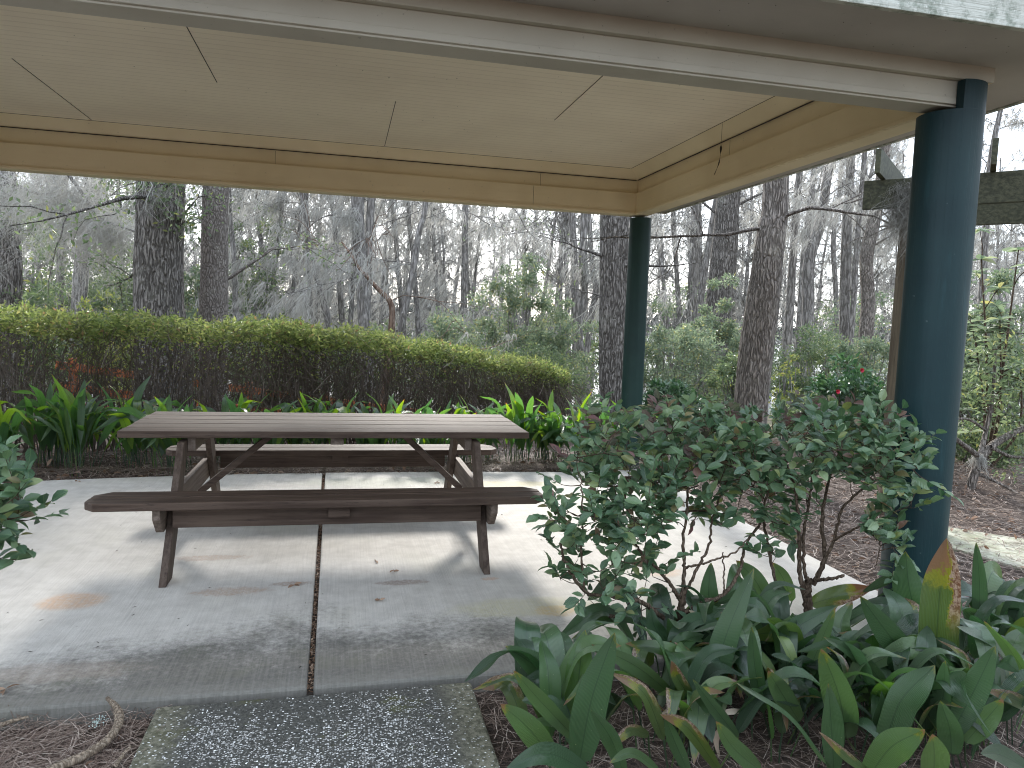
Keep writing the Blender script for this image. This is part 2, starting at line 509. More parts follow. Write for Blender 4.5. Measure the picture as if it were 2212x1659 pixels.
matrix_c = t.mix(t.step(t.noise(o, 70, 4, 0.75), 0.35, 0.66), (0.022, 0.022, 0.019), (0.085, 0.083, 0.072))
moss = t.step(t.noise(o, 4.2, 5, 0.7), 0.56, 0.66)
matrix_c = t.mix(t.math('MULTIPLY', moss, 0.85), matrix_c, (0.060, 0.062, 0.022))
rim = t.step(t.math('ABSOLUTE', t.math('ADD', sx, 0.06)), 0.42, 0.56)
matrix_c = t.mix(t.math('MULTIPLY', rim, 0.8), matrix_c, t.mix(t.step(t.noise(o, 50, 3, 0.7), 0.4, 0.6), (0.07, 0.068, 0.040), (0.19, 0.18, 0.13)))
wcol = t.mix(t.sep(vcol.outputs['Color'])[1], (0.30, 0.29, 0.28), (0.85, 0.85, 0.83))
c = t.mix(isw, matrix_c, wcol)
h = t.math('ADD', t.math('MULTIPLY', isw, 0.6), t.math('MULTIPLY', t.noise(o, 90, 3, 0.7), 0.8))
M['shell'] = t.done(c, 0.8, t.bump(h, 0.006, 0.9))

t = NT('side_path_concrete', 0.85)
o = t.coord()
c = t.mix(t.step(t.noise(o, 6, 6, 0.7), 0.35, 0.65), (0.26, 0.26, 0.17), (0.42, 0.41, 0.33))
c = t.mix(t.step(t.noise(o, 60, 3, 0.7), 0.6, 0.7), c, (0.16, 0.17, 0.09))
M['sidepath'] = t.done(c, 0.85, t.bump(t.noise(o, 80, 3, 0.6), 0.004))

t = NT('mulch_soil', 0.95)
o = t.coord()
c = t.mix(t.step(t.noise(o, 30, 6, 0.8), 0.3, 0.7), (0.030, 0.020, 0.015), (0.13, 0.088, 0.068))
c = t.mix(t.math('MULTIPLY', t.step(t.noise(t.coord((60, 12, 1), rot=(0, 0, .6)), 2, 5, 0.8), 0.52, 0.66), 0.7), c, (0.20, 0.135, 0.10))
c = t.mix(t.math('MULTIPLY', t.step(t.noise(t.coord((14, 70, 1), rot=(0, 0, .3)), 2, 5, 0.8), 0.56, 0.68), 0.7), c, (0.24, 0.18, 0.14))
far = t.step(t.sep(o)[1], 9, 13)
c = t.mix(t.math('MULTIPLY', far, 0.8), c, t.mix(t.step(t.noise(o, 3, 5, 0.7), 0.4, 0.6), (0.24, 0.19, 0.135), (0.17, 0.19, 0.09)))
M['soil'] = t.done(c, 0.95, t.bump(t.noise(o, 45, 6, 0.8), 0.03))

def bark_mat(name, c1, c2, c3, sx=22, sz=3.0, dist=0.02):
    t = NT(name, 0.92)
    o = t.coord()
    w = t.noise(o, 3, 3, 0.6, 'Color')
    vm = t.n('ShaderNodeVectorMath', operation='MULTIPLY_ADD')
    t.link(w, vm.inputs[0]); vm.inputs[1].default_value = (0.10, 0.10, 0.35); t.link(o, vm.inputs[2])
    mp = t.n('ShaderNodeMapping'); mp.inputs['Scale'].default_value = (sx, sx, sz)
    t.link(vm.outputs[0], mp.inputs[0])
    fur = t.voro(mp.outputs[0], 1.0, 'DISTANCE_TO_EDGE')
    f2 = t.noise(mp.outputs[0], 1.6, 5, 0.7)
    ridge = t.step(fur, 0.02, 0.30)
    c = t.mix(ridge, c1, c2)
    c = t.mix(t.math('MULTIPLY', t.step(f2, 0.45, 0.7), 0.8), c, c3)
    c = t.mix(t.math('MULTIPLY', t.step(t.noise(o, 2.2, 5, 0.7), 0.55, 0.72), 0.35), c, (c3[0] * 1.25, c3[1] * 1.3, c3[2] * 1.22))
    h = t.math('ADD', ridge, t.math('MULTIPLY', f2, 0.7))
    return t.done(c, 0.92, t.bump(h, dist, 1.0), spec=0.2)
M['bark_oak'] = bark_mat('furrowed_oak_bark', (0.065, 0.057, 0.051), (0.23, 0.207, 0.19), (0.36, 0.333, 0.31), 26, 4.5, 0.03)
M['bark_gray'] = bark_mat('grey_scaly_bark', (0.11, 0.094, 0.085), (0.24, 0.21, 0.19), (0.33, 0.30, 0.28), 34, 12, 0.012)
M['bark_lean'] = bark_mat('ridged_grey_bark', (0.10, 0.086, 0.076), (0.29, 0.25, 0.222), (0.42, 0.375, 0.34), 34, 5.5, 0.022)
M['bark_bg'] = bark_mat('haze_pale_bark', (0.13, 0.12, 0.112), (0.29, 0.27, 0.255), (0.42, 0.40, 0.385), 14, 3, 0.02)  # lightened for distance: haze put into the bark colour
M['bark_red'] = bark_mat('reddish_bark', (0.10, 0.062, 0.045), (0.20, 0.135, 0.10), (0.28, 0.22, 0.18), 14, 3, 0.01)
M['stem'] = bark_mat('shrub_stem_bark', (0.055, 0.038, 0.026), (0.12, 0.085, 0.06), (0.17, 0.13, 0.10), 60, 20, 0.003)
M['twig'] = NT('hedge_twig').done((0.115, 0.090, 0.074), 0.9)
M['driftwood'] = bark_mat('dead_stick_bark', (0.10, 0.075, 0.055), (0.27, 0.21, 0.155), (0.36, 0.30, 0.235), 80, 10, 0.002)

def leaf_mat(name, stops, rough=0.45, tl=0.3, tcol=None, spec=0.5, vein=False):
    t = NT(name, rough)
    r = t.rnd()
    c = t.ramp(r, stops)
    nrm = None
    if vein:
        u, v, _ = t.sep(t.tc.outputs['UV'])
        av = t.math('ABSOLUTE', v)
        midv = t.step(av, 0.0, 0.05, 1.0, 0.0)
        c = t.mix(t.math('MULTIPLY', midv, 0.35), c, (0.22, 0.30, 0.14))
        h = t.math('SINE', t.math('MULTIPLY', t.math('SUBTRACT', u, t.math('MULTIPLY', av, 0.6)), 55.0))
        nrm = t.bump(t.math('ADD', h, t.math('MULTIPLY', av, 3.0)), 0.0012, 0.5)
    if tcol is None:
        tc_ = t.n('ShaderNodeHueSaturation'); tc_.inputs['Value'].default_value = 1.9; tc_.inputs['Saturation'].default_value = 1.25
        tc_.inputs['Hue'].default_value = 0.485
        t.link(c, tc_.inputs['Color']); tcol = tc_.outputs[0]
    return t.done(c, rough, nrm, tl, tcol, spec)
def hedge_leaf():
    t = NT('hedge_leaf', 0.5)
    o = t.coord()
    c = t.ramp(t.rnd(), [(0, (0.07, 0.10, 0.032)), (.3, (0.13, 0.17, 0.048)), (.7, (0.22, 0.265, 0.075)), (.93, (0.34, 0.36, 0.12)), (1, (0.26, 0.14, 0.08))])
    c = t.mix(t.math('MULTIPLY', t.step(t.noise(o, 2.6, 4, 0.65), 0.45, 0.68), 0.5), c, (0.10, 0.085, 0.042))
    hs = t.n('ShaderNodeHueSaturation'); hs.inputs['Value'].default_value = 1.9
    t.link(c, hs.inputs['Color'])
    return t.done(c, 0.5, None, 0.38, hs.outputs[0], 0.4)
M['leaf_hedge'] = hedge_leaf()
M['leaf_hedge_old'] = leaf_mat('hedge_leaf', [(0, (0.055, 0.085, 0.025)), (.35, (0.10, 0.14, 0.035)), (.75, (0.17, 0.215, 0.055)), (.95, (0.27, 0.28, 0.08)), (1, (0.24, 0.13, 0.06))], 0.55, 0.38)
M['leaf_hedge_low'] = leaf_mat('hedge_inner_leaf', [(0, (0.06, 0.075, 0.03)), (.5, (0.10, 0.10, 0.045)), (1, (0.15, 0.11, 0.07))], 0.6, 0.2)
M['leaf_shrub'] = leaf_mat('shrub_leaf', [(0, (0.045, 0.095, 0.052)), (.3, (0.075, 0.145, 0.075)), (.7, (0.125, 0.205, 0.105)), (.88, (0.19, 0.27, 0.14)), (.95, (0.21, 0.25, 0.09)), (1, (0.20, 0.11, 0.09))], 0.32, 0.25, vein=True, spec=0.8)
M['leaf_red'] = leaf_mat('reddish_shrub_leaf', [(0, (0.07, 0.10, 0.06)), (.4, (0.12, 0.09, 0.075)), (.7, (0.17, 0.085, 0.085)), (1, (0.08, 0.14, 0.07))], 0.38, 0.25, vein=True)
M['leaf_ever'] = leaf_mat('evergreen_leaf', [(0, (0.07, 0.10, 0.055)), (.5, (0.115, 0.155, 0.085)), (.85, (0.17, 0.215, 0.12)), (1, (0.23, 0.24, 0.10))], 0.42, 0.4, spec=0.5)
M['leaf_pale'] = leaf_mat('pale_evergreen_leaf', [(0, (0.09, 0.125, 0.08)), (.5, (0.15, 0.19, 0.125)), (.85, (0.21, 0.25, 0.17)), (1, (0.28, 0.27, 0.12))], 0.42, 0.42, spec=0.5)
M['leaf_dark'] = leaf_mat('dark_camellia_leaf', [(0, (0.03, 0.065, 0.035)), (.5, (0.05, 0.105, 0.05)), (1, (0.09, 0.16, 0.07))], 0.33, 0.2, spec=0.6)
M['leaf_yellow'] = leaf_mat('yellow_green_leaf', [(0, (0.11, 0.15, 0.05)), (.6, (0.17, 0.21, 0.07)), (1, (0.26, 0.25, 0.10))], 0.4, 0.4)
M['leaf_brown'] = leaf_mat('dry_leaf', [(0, (0.10, 0.055, 0.032)), (.5, (0.20, 0.125, 0.08)), (.85, (0.34, 0.24, 0.17)), (1, (0.46, 0.36, 0.28))], 0.7, 0.15)
M['needle'] = leaf_mat('pine_needle', [(0, (0.07, 0.042, 0.032)), (.5, (0.17, 0.118, 0.092)), (.85, (0.32, 0.25, 0.205)), (1, (0.50, 0.42, 0.36))], 0.75, 0.0)
M['moss'] = leaf_mat('hanging_moss', [(0, (0.22, 0.212, 0.19)), (.5, (0.35, 0.34, 0.315)), (1, (0.52, 0.51, 0.48))], 0.95, 0.38, tcol=(0.54, 0.53, 0.50), spec=0.1)
M['moss_grey'] = leaf_mat('grey_pergola_moss', [(0, (0.10, 0.095, 0.085)), (.5, (0.20, 0.195, 0.175)), (1, (0.34, 0.33, 0.30))], 0.95, 0.2, tcol=(0.3, 0.3, 0.27), spec=0.1)
M['petal'] = NT('camellia_petal').done((0.55, 0.03, 0.07), 0.5)
M['red_rail'] = table_mat('red_stained_wood', (0.30, 0.095, 0.040), (0.42, 0.15, 0.065), 'x')
M['shell_bit'] = leaf_mat('oyster_shell', [(0, (0.10, 0.095, 0.085)), (.5, (0.26, 0.25, 0.235)), (.8, (0.45, 0.44, 0.42)), (1, (0.80, 0.80, 0.78))], 0.6, 0.0)
M['debris'] = NT('dark_debris').done((0.035, 0.026, 0.02), 0.95)
M['litter_white'] = NT('bleached_palm_boot').done((0.62, 0.56, 0.48), 0.8)
M['lichen'] = NT('lichen').done((0.42, 0.50, 0.46), 0.9)

t = NT('lake_water', 0.12)
o = t.coord((1, 3, 1))
M['water'] = t.done((0.045, 0.06, 0.065), 0.10, t.bump(t.noise(o, 1.5, 4, 0.6), 0.05, 0.5))
t = NT('far_shore_leaf', 0.95)
M['far_shore'] = t.done(t.ramp(t.rnd(), [(0, (0.06, 0.07, 0.055)), (1, (0.12, 0.13, 0.11))]), 0.95)

# aspidistra blade: UV x across, y along
def blade_mat(name, stops, decay=0.0, tl=0.24):
    t = NT(name, 0.3)
    r = t.rnd()
    u, v, _ = t.sep(t.tc.outputs['UV'])
    base = t.ramp(r, stops)
    ridx = t.math('MULTIPLY', t.math('SUBTRACT', u, 0.5), 26.0)
    rib = t.math('SINE', t.math('MULTIPLY', ridx, 2 * PI))
    fine = t.math('SINE', t.math('MULTIPLY', ridx, 2 * PI * 2.7))
    c = t.mix(t.math('MULTIPLY', t.step(rib, -0.2, 1.0), 0.38), base, (0.13, 0.21, 0.10))
    c = t.mix(t.math('MULTIPLY', t.step(t.math('ABSOLUTE', t.math('SUBTRACT', u, 0.5)), 0.0, 0.035, 1.0, 0.0), 0.5), c, (0.012, 0.035, 0.015))
    seed = t.comb(t.math('ADD', t.math('MULTIPLY', u, 1.1), t.math('MULTIPLY', r, 37.0)), t.math('MULTIPLY', v, 3.6), t.math('MULTIPLY', r, 11.0))
    blotch = t.noise(seed, 2.3, 5, 0.7)
    # pale flecks
    fl = t.step(t.noise(t.comb(t.math('MULTIPLY', u, 5.0), t.math('MULTIPLY', v, 14.0), t.math('MULTIPLY', r, 50.0)), 2.2, 2, 0.5), 0.73, 0.76)
    c = t.mix(t.math('MULTIPLY', fl, 0.6), c, (0.36, 0.40, 0.22))
    # yellow, then brown where the blade dies back: near the tip or along one edge
    tipd = t.math('ADD', v, t.math('MULTIPLY', t.math('SUBTRACT', blotch, 0.5), 0.5))
    tipd = t.math('ADD', tipd, t.math('MULTIPLY', t.math('SUBTRACT', r, 0.5), 0.30 + decay * 0.2))
    c = t.mix(t.step(tipd, 0.97 - decay * .35, 1.07 - decay * .35), c, (0.24, 0.25, 0.035))
    c = t.mix(t.step(tipd, 1.04 - decay * .30, 1.08 - decay * .30), c, (0.26, 0.16, 0.085))
    if decay:
        ed = t.math('ADD', u, t.math('MULTIPLY', t.math('SUBTRACT', blotch, 0.5), 1.1))
        k = t.math('MULTIPLY', t.step(v, 0.25, 0.5), decay)
        c = t.mix(t.math('MULTIPLY', t.step(ed, 0.66, 0.72), k), c, (0.28, 0.27, 0.035))
        c = t.mix(t.math('MULTIPLY', t.step(ed, 0.74, 0.77), k), c, t.mix(t.step(t.noise(seed, 9, 4, 0.7), 0.4, 0.6), (0.16, 0.085, 0.045), (0.42, 0.32, 0.23)))
    nrm = t.bump(t.math('ADD', rib, t.math('MULTIPLY', fine, 0.35)), 0.0018, 0.8)
    hs = t.n('ShaderNodeHueSaturation'); hs.inputs['Value'].default_value = 2.4; hs.inputs['Saturation'].default_value = 1.3; hs.inputs['Hue'].default_value = 0.475
    t.link(c, hs.inputs['Color'])
    t.b.inputs['Coat Weight'].default_value = 0.6
    t.b.inputs['Coat Roughness'].default_value = 0.22
    return t.done(c, t.math('ADD', 0.26, t.math('MULTIPLY', r, 0.16)), nrm, tl, hs.outputs[0], 0.8)
dk = [(0, (0.014, 0.042, 0.021)), (.3, (0.030, 0.080, 0.036)), (.7, (0.058, 0.122, 0.050)), (.9, (0.095, 0.175, 0.058)), (1, (0.20, 0.28, 0.06))]
M['blade'] = blade_mat('cast_iron_blade', dk)
M['blade_old'] = blade_mat('damaged_blade', [(0, (0.05, 0.10, 0.03)), (1, (0.11, 0.16, 0.035))], 1.0, 0.22)
M['blade_back'] = blade_mat('backlit_blade', [(0, (0.035, 0.09, 0.04)), (.5, (0.065, 0.15, 0.045)), (1, (0.16, 0.27, 0.05))], 0.0, 0.45)
M['blade_dry'] = leaf_mat('withered_blade', [(0, (0.28, 0.20, 0.14)), (1, (0.52, 0.44, 0.35))], 0.8, 0.2)

# ------------------------------------------------------------------ the ground, slabs, paths, water
def grid(xs, ys, zf):
    X, Y = np.meshgrid(xs, ys)
    V = np.stack([X, Y, zf(X, Y)], -1).reshape(-1, 3)
    nx, ny = len(xs), len(ys)
    i = (np.arange(ny - 1)[:, None] * nx + np.arange(nx - 1)[None, :]).ravel()
    return V, np.stack([i, i + 1, i + nx + 1, i + nx], -1)
xs = np.concatenate([[-1500, -400, -120, -60], np.linspace(-30, 30, 241), [60, 120, 400, 1500]])
ys = np.concatenate([[-400, -60, -12], np.linspace(-4, 36, 201), [60, 120, 400, 1500]])
def zground(X, Y):
    z = gz(X, Y)
    inside = (X > -4.2) & (X < 3.3) & (Y > 2.6) & (Y < 7.3)
    return np.where(inside, z - 0.02, z + 0.012 * np.sin(X * 31) * np.sin(Y * 29))
V, F_ = grid(xs, ys, zground)
tag(MB().add(V, F_).build('ground', M['soil'], smooth=True), kind='structure')

V = [(-1500, 25, -2.0), (1500, 25, -2.0), (1500, 1500, -2.0), (-1500, 1500, -2.0)]
tag(MB().add(V, [(0, 1, 2, 3)]).build('lake', M['water']), kind='structure')

def slab(name, poly, z0, z1, mat, bev=0.012):
    mb = MB(); prism(mb, poly, z0, z1, 'z')
    return tag(mb.build(name, mat, bevel=bev), kind='structure')
slab('patio_slab', [(-4.0, 2.90), (-0.112, 2.925), (-0.160, 7.02), (-0.9, 6.99), (-1.6, 6.92), (-2.3, 6.82), (-3.0, 6.66), (-4.0, 6.40)], -0.14, 0.0, M['concrete'])
slab('patio_slab', [(-0.088, 2.925), (3.06, 2.96), (3.06, 7.10), (2.2, 6.96), (1.0, 7.03), (-0.134, 7.03)], -0.14, 0.0, M['concrete'])
slab('shell_path', [(-0.66, -1.5), (0.55, -1.5), (0.545, 2.905), (-0.655, 2.885)], -0.16, -0.014, M['shell'])
# concrete walk crossing behind the front post
pa, pb = atz(1990, 1130, -0.04), atz(2260, 1172, -0.04)
pc, pd_ = atz(1990, 1165, -0.04), atz(2260, 1243, -0.04)
ex = lambda p, q, k: (p[0] + (q[0] - p[0]) * k, p[1] + (q[1] - p[1]) * k)
slab('side_path', [ex(pa, pb, 0), ex(pa, pb, 9), ex(pc, pd_, 7), ex(pc, pd_, 0)], -0.15, -0.035, M['sidepath'])

# ------------------------------------------------------------------ pavilion
pav = empty('pavilion', (-0.1, 5.2, 0), 'open cream-painted pavilion roof on round teal posts over the patio', 'pavilion')
XL, XR, YN, YF = -3.04, 2.84, 3.24, 7.10           # inner faces of the four beams
BZ = 2.58                                          # underside of the beams
SOF = 2.765
def ring(mb_x, mb_y, off0, off1, z0, z1):
    """four mitred boards between two offsets outward from the inner face"""
    def rect(o): return (XL - o, XR + o, YN - o, YF + o)
    a0, a1, b0, b1 = rect(off0); c0, c1, d0, d1 = rect(off1)
    prism(mb_x, [(a0, b0), (a1, b0), (c1, d0), (c0, d0)], z0, z1, 'z')
    prism(mb_x, [(a0, b1), (c0, d1), (c1, d1), (a1, b1)], z0, z1, 'z')
    prism(mb_y, [(a0, b0), (c0, d0), (c0, d1), (a0, b1)], z0, z1, 'z')
    prism(mb_y, [(a1, b0), (a1, b1), (c1, d1), (c1, d0)], z0, z1, 'z')
# inner lower board + core + outer face: one lintel per side, with its steps
def lintel(side):
    mb = MB(); mi = MB()
    steps = [(0.0, 0.135, BZ, 2.796), (0.022, 0.134, 2.795, 3.035), (-0.010, 0.010, BZ + 0.004, BZ + 0.028),
             (0.120, 0.150, BZ + 0.010, BZ + 0.042), (0.135, 0.143, BZ + 0.042, 2.70), (0.135, 0.178, 2.70, 2.79)]
    for a, b, z0, z1 in steps:
        if side == 'near':
            prism(mb, [(XL - a, YN - a), (XR + a, YN - a), (XR + b, YN - b), (XL - b, YN - b)], z0, z1, 'z')
        elif side == 'far':
            prism(mb, [(XL - a, YF + a), (XL - b, YF + b), (XR + b, YF + b), (XR + a, YF + a)], z0, z1, 'z')
        elif side == 'right':
            prism(mb, [(XR + a, YN - a), (XR + a, YF + a), (XR + b, YF + b), (XR + b, YN - b)], z0, z1, 'z')
        else:
            prism(mb, [(XL - a, YN - a), (XL - b, YN - b), (XL - b, YF + b), (XL - a, YF + a)], z0, z1, 'z')
    return mb
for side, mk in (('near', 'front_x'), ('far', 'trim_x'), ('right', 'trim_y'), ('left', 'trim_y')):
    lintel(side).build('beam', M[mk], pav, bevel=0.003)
# cove boards sloping from the beams up to the ceiling
mbx, mby = MB(), MB()
def cove(mb, p, q, dx, dy):
    (x0, y0), (x1, y1) = p, q
    z0, z1, w = 2.925, 3.012, 0.135
    a = np.array([(x0, y0, z0), (x1, y1, z0)])
    sgn = lambda v: v
    i0 = np.array([x0 + (w if dx[0] else 0) * dx[0], y0 + (w if dy[0] else 0) * dy[0], z1])
    i1 = np.array([x1 + (w if dx[1] else 0) * dx[1], y1 + (w if dy[1] else 0) * dy[1], z1])
    up = np.array([0, 0, 0.02])
    V = [a[0], a[1], i1, i0, a[0] + up, a[1] + up, i1 + up, i0 + up]
    mb.add(V, [(0, 1, 2, 3), (7, 6, 5, 4), (0, 4, 5, 1), (1, 5, 6, 2), (2, 6, 7, 3), (3, 7, 4, 0)])
e0 = 0.02
cx0, cx1, cy0, cy1 = XL - e0, XR + e0, YN - e0, YF + e0
for p_, q_, dx_, dy_, mk in (((cx0, cy1), (cx1, cy1), (1, -1), (-1, -1), 'trim_x'), ((cx0, cy0), (cx1, cy0), (1, -1), (1, 1), 'trim_x'),
                             ((cx1, cy0), (cx1, cy1), (-1, -1), (1, -1), 'trim_y'), ((cx0, cy0), (cx0, cy1), (1, 1), (1, -1), 'trim_y')):
    mb = MB(); cove(mb, p_, q_, dx_, dy_); mb.build('cove_board', M[mk], pav)
mb = MB(); box(mb, XL - 0.1, XR + 0.1, YN - 0.1, YF + 0.1, 3.010, 3.05); mb.build('ceiling', M['ceiling'], pav)
r = np.random.default_rng(64)
mb = MB()
n = 150
P = np.concatenate([np.stack([r.uniform(XL + .2, XR - .2, n), r.uniform(YN + .2, YF - .15, n), np.full(n, 3.0085)], -1),
                    np.stack([r.uniform(-1.0, 3.4, 60), r.uniform(2.75, 3.05, 60), np.full(60, SOF + .0015)], -1)])
leaves(mb, P, rdir(len(P), r) * [1, 1, 0], np.tile([0, 0, -1.0], (len(P), 1)), r.uniform(.004, .016, len(P)), .004, T_QUAD)
o_ = mb.build('insect_specks', M['caulk'], pav); o_['kind'] = 'stuff'
# open joints between ceiling sheets and trim lengths, dark gaps at the cove
mb = MB()
for x, y0, y1 in ((-0.86, 4.40, 5.50), (-2.07, 5.44, 6.96), (0.34, 5.52, 6.96), (1.54, 4.40, 5.58), (-0.86, 3.3, 4.40), (1.54, 3.3, 4.4)):
    if y0 > 4: box(mb, x - .0022, x + .0022, y0, y1, 3.0075, 3.011)
w = 0.12
for (x0, x1, y0, y1) in ((XL + w, XR - w, YF - w + 0.008, YF - w + 0.0115), (XR - w + .008, XR - w + .0115, YN + w, YF - w)):
    box(mb, x0, x1, y0, y1, 3.0075, 3.011)
box(mb, XL, XR, YF + 0.006, YF + 0.0105, 2.918, 2.9255)
box(mb, XR + 0.006, XR + 0.0105, YN, YF, 2.918, 2.9255)
for x, z0, z1 in ((1.78, BZ + .03, 2.79), ): box(mb, x - .0015, x + .0015, YF - 0.0012, YF + .001, z0, z1)
box(mb, 1.848, 1.851, YF + 0.0205, YF + .023, 2.80, 2.915)
box(mb, -0.62, -0.617, YF + 0.0205, YF + .023, 2.80, 2.915)
box(mb, XR + 0.0215, XR + .0235, 5.3, 5.303, 2.80, 2.915)
mb.build('joint_gap', M['caulk'], pav)
# soffit, fascia, roof
EX0, EX1, EY0, EY1 = XL - 0.71, XR + 0.71, 2.665, 8.0
mb = MB()
a = (XL - 0.135, XR + 0.135, YN - 0.135, YF + 0.135)
for poly in ([(EX0, EY0), (EX1, EY0), (a[1], a[2]), (a[0], a[2])], [(EX1, EY0), (EX1, EY1), (a[1], a[3]), (a[1], a[2])],
             [(EX1, EY1), (EX0, EY1), (a[0], a[3]), (a[1], a[3])], [(EX0, EY1), (EX0, EY0), (a[0], a[2]), (a[0], a[3])]):
    prism(mb, poly, SOF + 0.003, SOF + 0.015, 'z')
mb.build('soffit', M['soffit'], pav)
mb = MB()
box(mb, EX0 - .03, EX1 + .03, EY0 - .03, EY0, SOF - 0.005, SOF + 0.19)
box(mb, EX0 - .03, EX1 + .03, EY1, EY1 + .03, SOF - 0.005, SOF + 0.19)
box(mb, EX1, EX1 + .03, EY0, EY1, SOF - 0.005, SOF + 0.19)
box(mb, EX0 - .03, EX0, EY0, EY1, SOF - 0.005, SOF + 0.19)
mb.build('fascia', M['fascia'], pav, bevel=0.003)
t = NT('roof_shingle', 0.9); o = t.coord()
M['shingle'] = t.done(t.mix(t.noise(o, 12, 4, .7), (0.06, 0.055, 0.05), (0.14, 0.13, 0.12)), 0.9)
zr, zt = SOF + 0.165, 4.3
q = 0.06
V = [(EX0 - q, EY0 - q, zr), (EX1 + q, EY0 - q, zr), (EX1 + q, EY1 + q, zr), (EX0 - q, EY1 + q, zr),
     (EX0 + 2.67, (EY0 + EY1) / 2, zt), (EX1 - 2.67, (EY0 + EY1) / 2, zt)]
mb = MB(); mb.add(V, [(0, 1, 5, 4), (2, 3, 4, 5)]); mb.add(V, [(1, 2, 5), (3, 0, 4)]);
mb.build('roof', M['shingle'], pav)
# posts: round, notched under the beam
def post(px, py, r, mat, ztop, lean=(0, 0), notch=True):
    mb = MB()
    n = 48
    zz = np.concatenate([np.linspace(-0.2, BZ - 0.02, 40)])
    path = np.stack([px + lean[0] * (zz / BZ - 1), py + lean[1] * (zz / BZ - 1), zz], -1)
    dn = lambda a, p: 0.0025 * np.sin(a[None, :] * 3 + p[:, 2:3] * 1.1) + 0.0015 * np.sin(a[None, :] * 7 + p[:, 2:3] * 2.3)
    tube(mb, path, r, n, dn, cap=True)
    if notch:   # the part of the post that rises outside the beam
        a = np.arange(n) / n * 2 * PI
        poly = [(px + r * math.cos(k) * .995, py + r * math.sin(k) * .995) for k in a]
        keep = [(x, y) for x, y in poly if (y < YN - 0.152) and x > 0 or (x > XR + 0.152)]
        ang = sorted(keep, key=lambda p: math.atan2(p[1] - (py - .06), p[0] - (px + .06)))
        cutx = min(x for x, y in keep if y < YN - .14)
        left = [(x, y) for x, y in poly if y < YN - 0.152 and x > px - r * 0.42]
        left = sorted(left)
        pl = [(left[0][0], YN - 0.152)] + left + [(XR + 0.165, YN - 0.152)]
        prism(mb, pl, BZ - 0.021, ztop, 'z')
    return mb.build('post', mat, pav, smooth=False)
p1 = post(2.89, 3.175, 0.146, M['post'], 2.695)
p1.data.polygons.foreach_set('use_smooth', np.ones(len(p1.data.polygons), bool))
m = p1.modifiers.new('b', 'BEVEL'); m.width = .004; m.limit_method = 'ANGLE'; m.angle_limit = math.radians(50)
m = p1.modifiers.new('w', 'WEIGHTED_NORMAL')
p1['label'] = 'nearest teal post with a notched top'
p2 = post(2.93, 7.16, 0.108, M['post_far'], BZ, notch=False)
p2['label'] = 'far green post at the inner corner of the beams'
for x, y in ((-3.12, 3.175), (-3.12, 7.16)):
    post(x, y, 0.12, M['post'], BZ, notch=False)

# ------------------------------------------------------------------ picnic table
tab = empty('picnic_table', (-0.03, 5.05, 0), 'weathered brown wooden picnic table with two attached benches on the patio', 'picnic table')
TX0, TX1 = -1.25, 1.19
def planks(edges, x0s, x1s, z0, z1, gap=0.007, chamfer=None, r=3):
    mb = MB()
    rr = random.Random(r)
    for i, (y0, y1) in enumerate(zip(edges[:-1], edges[1:])):
        a, b = x0s + rr.uniform(-.004, .004), x1s + rr.uniform(-.004, .004)
        dz = rr.uniform(-.002, .002)
        y0_, y1_ = y0 + gap / 2, y1 - gap / 2
        poly = [(a, y0_), (b, y0_), (b, y1_), (a, y1_)]
        if chamfer and i == 0:
            poly = [(a + .055, y0_), (b - .055, y0_), (b, y0_ + .055), (b, y1_), (a, y1_), (a, y0_ + .055)]
        if chamfer and i == len(edges) - 2:
            poly = [(a, y0_), (b, y0_), (b, y1_ - .075), (b - .075, y1_), (a + .075, y1_), (a, y1_ - .075)]
        prism(mb, poly, z0 + dz, z1 + dz, 'z')
    return mb
planks([4.60, 4.745, 4.935, 5.115, 5.305, 5.49], TX0, TX1, 0.722, 0.762).build('tabletop', M['tab_x'], tab, bevel=0.004)
planks([4.135, 4.275, 4.415], -1.30, 1.185, 0.407, 0.450, chamfer=True, r=5).build('bench_seat', M['tab_x'], tab, bevel=0.005)
planks([5.70, 5.84, 5.98], -1.24, 1.22, 0.407, 0.450, chamfer=True, r=8).build('bench_seat', M['tab_x'], tab, bevel=0.005)
CYT = 5.05
for X in (-0.925, 0.865):
    s = 1 if X > 0 else -1
    xi, xo = X - s * 0.038, X
    for sy in (-1, 1):       # the splayed legs
        y_foot, y_top = CYT + sy * 0.86, CYT + sy * 0.40
        hw = 0.075
        mb = MB()
        prism(mb, [(y_foot - hw, 0.001), (y_foot + hw, 0.001), (y_top + hw, 0.70), (y_top - hw, 0.70)], min(xi, xo), max(xi, xo), 'x')
        mb.build('leg', M['tab_z'], tab, bevel=0.003)
    mb = MB()                # cross bearer that carries both benches
    a, b = sorted((X + s * 0.002, X + s * 0.042))
    prism(mb, [(4.17, 0.405), (4.17, 0.35), (4.25, 0.262), (5.86, 0.262), (5.94, 0.35), (5.94, 0.405)], a, b, 'x')
    mb.build('bench_support', M['tab_y'], tab, bevel=0.003)
    mb = MB()
    box(mb, min(X - s * 0.040, X - s * 0.085), max(X - s * 0.040, X - s * 0.085), 4.66, 5.44, 0.635, 0.720)
    mb.build('tabletop_cleat', M['tab_y'], tab, bevel=0.003)
    mb = MB()                # diagonal brace to the underside of the top
    beam(mb, (X - s * 0.045, CYT, 0.30), (s * 0.40 - 0.01, CYT, 0.70), 0.085, 0.038)
    mb.build('brace', M['tab_x'], tab, bevel=0.003)
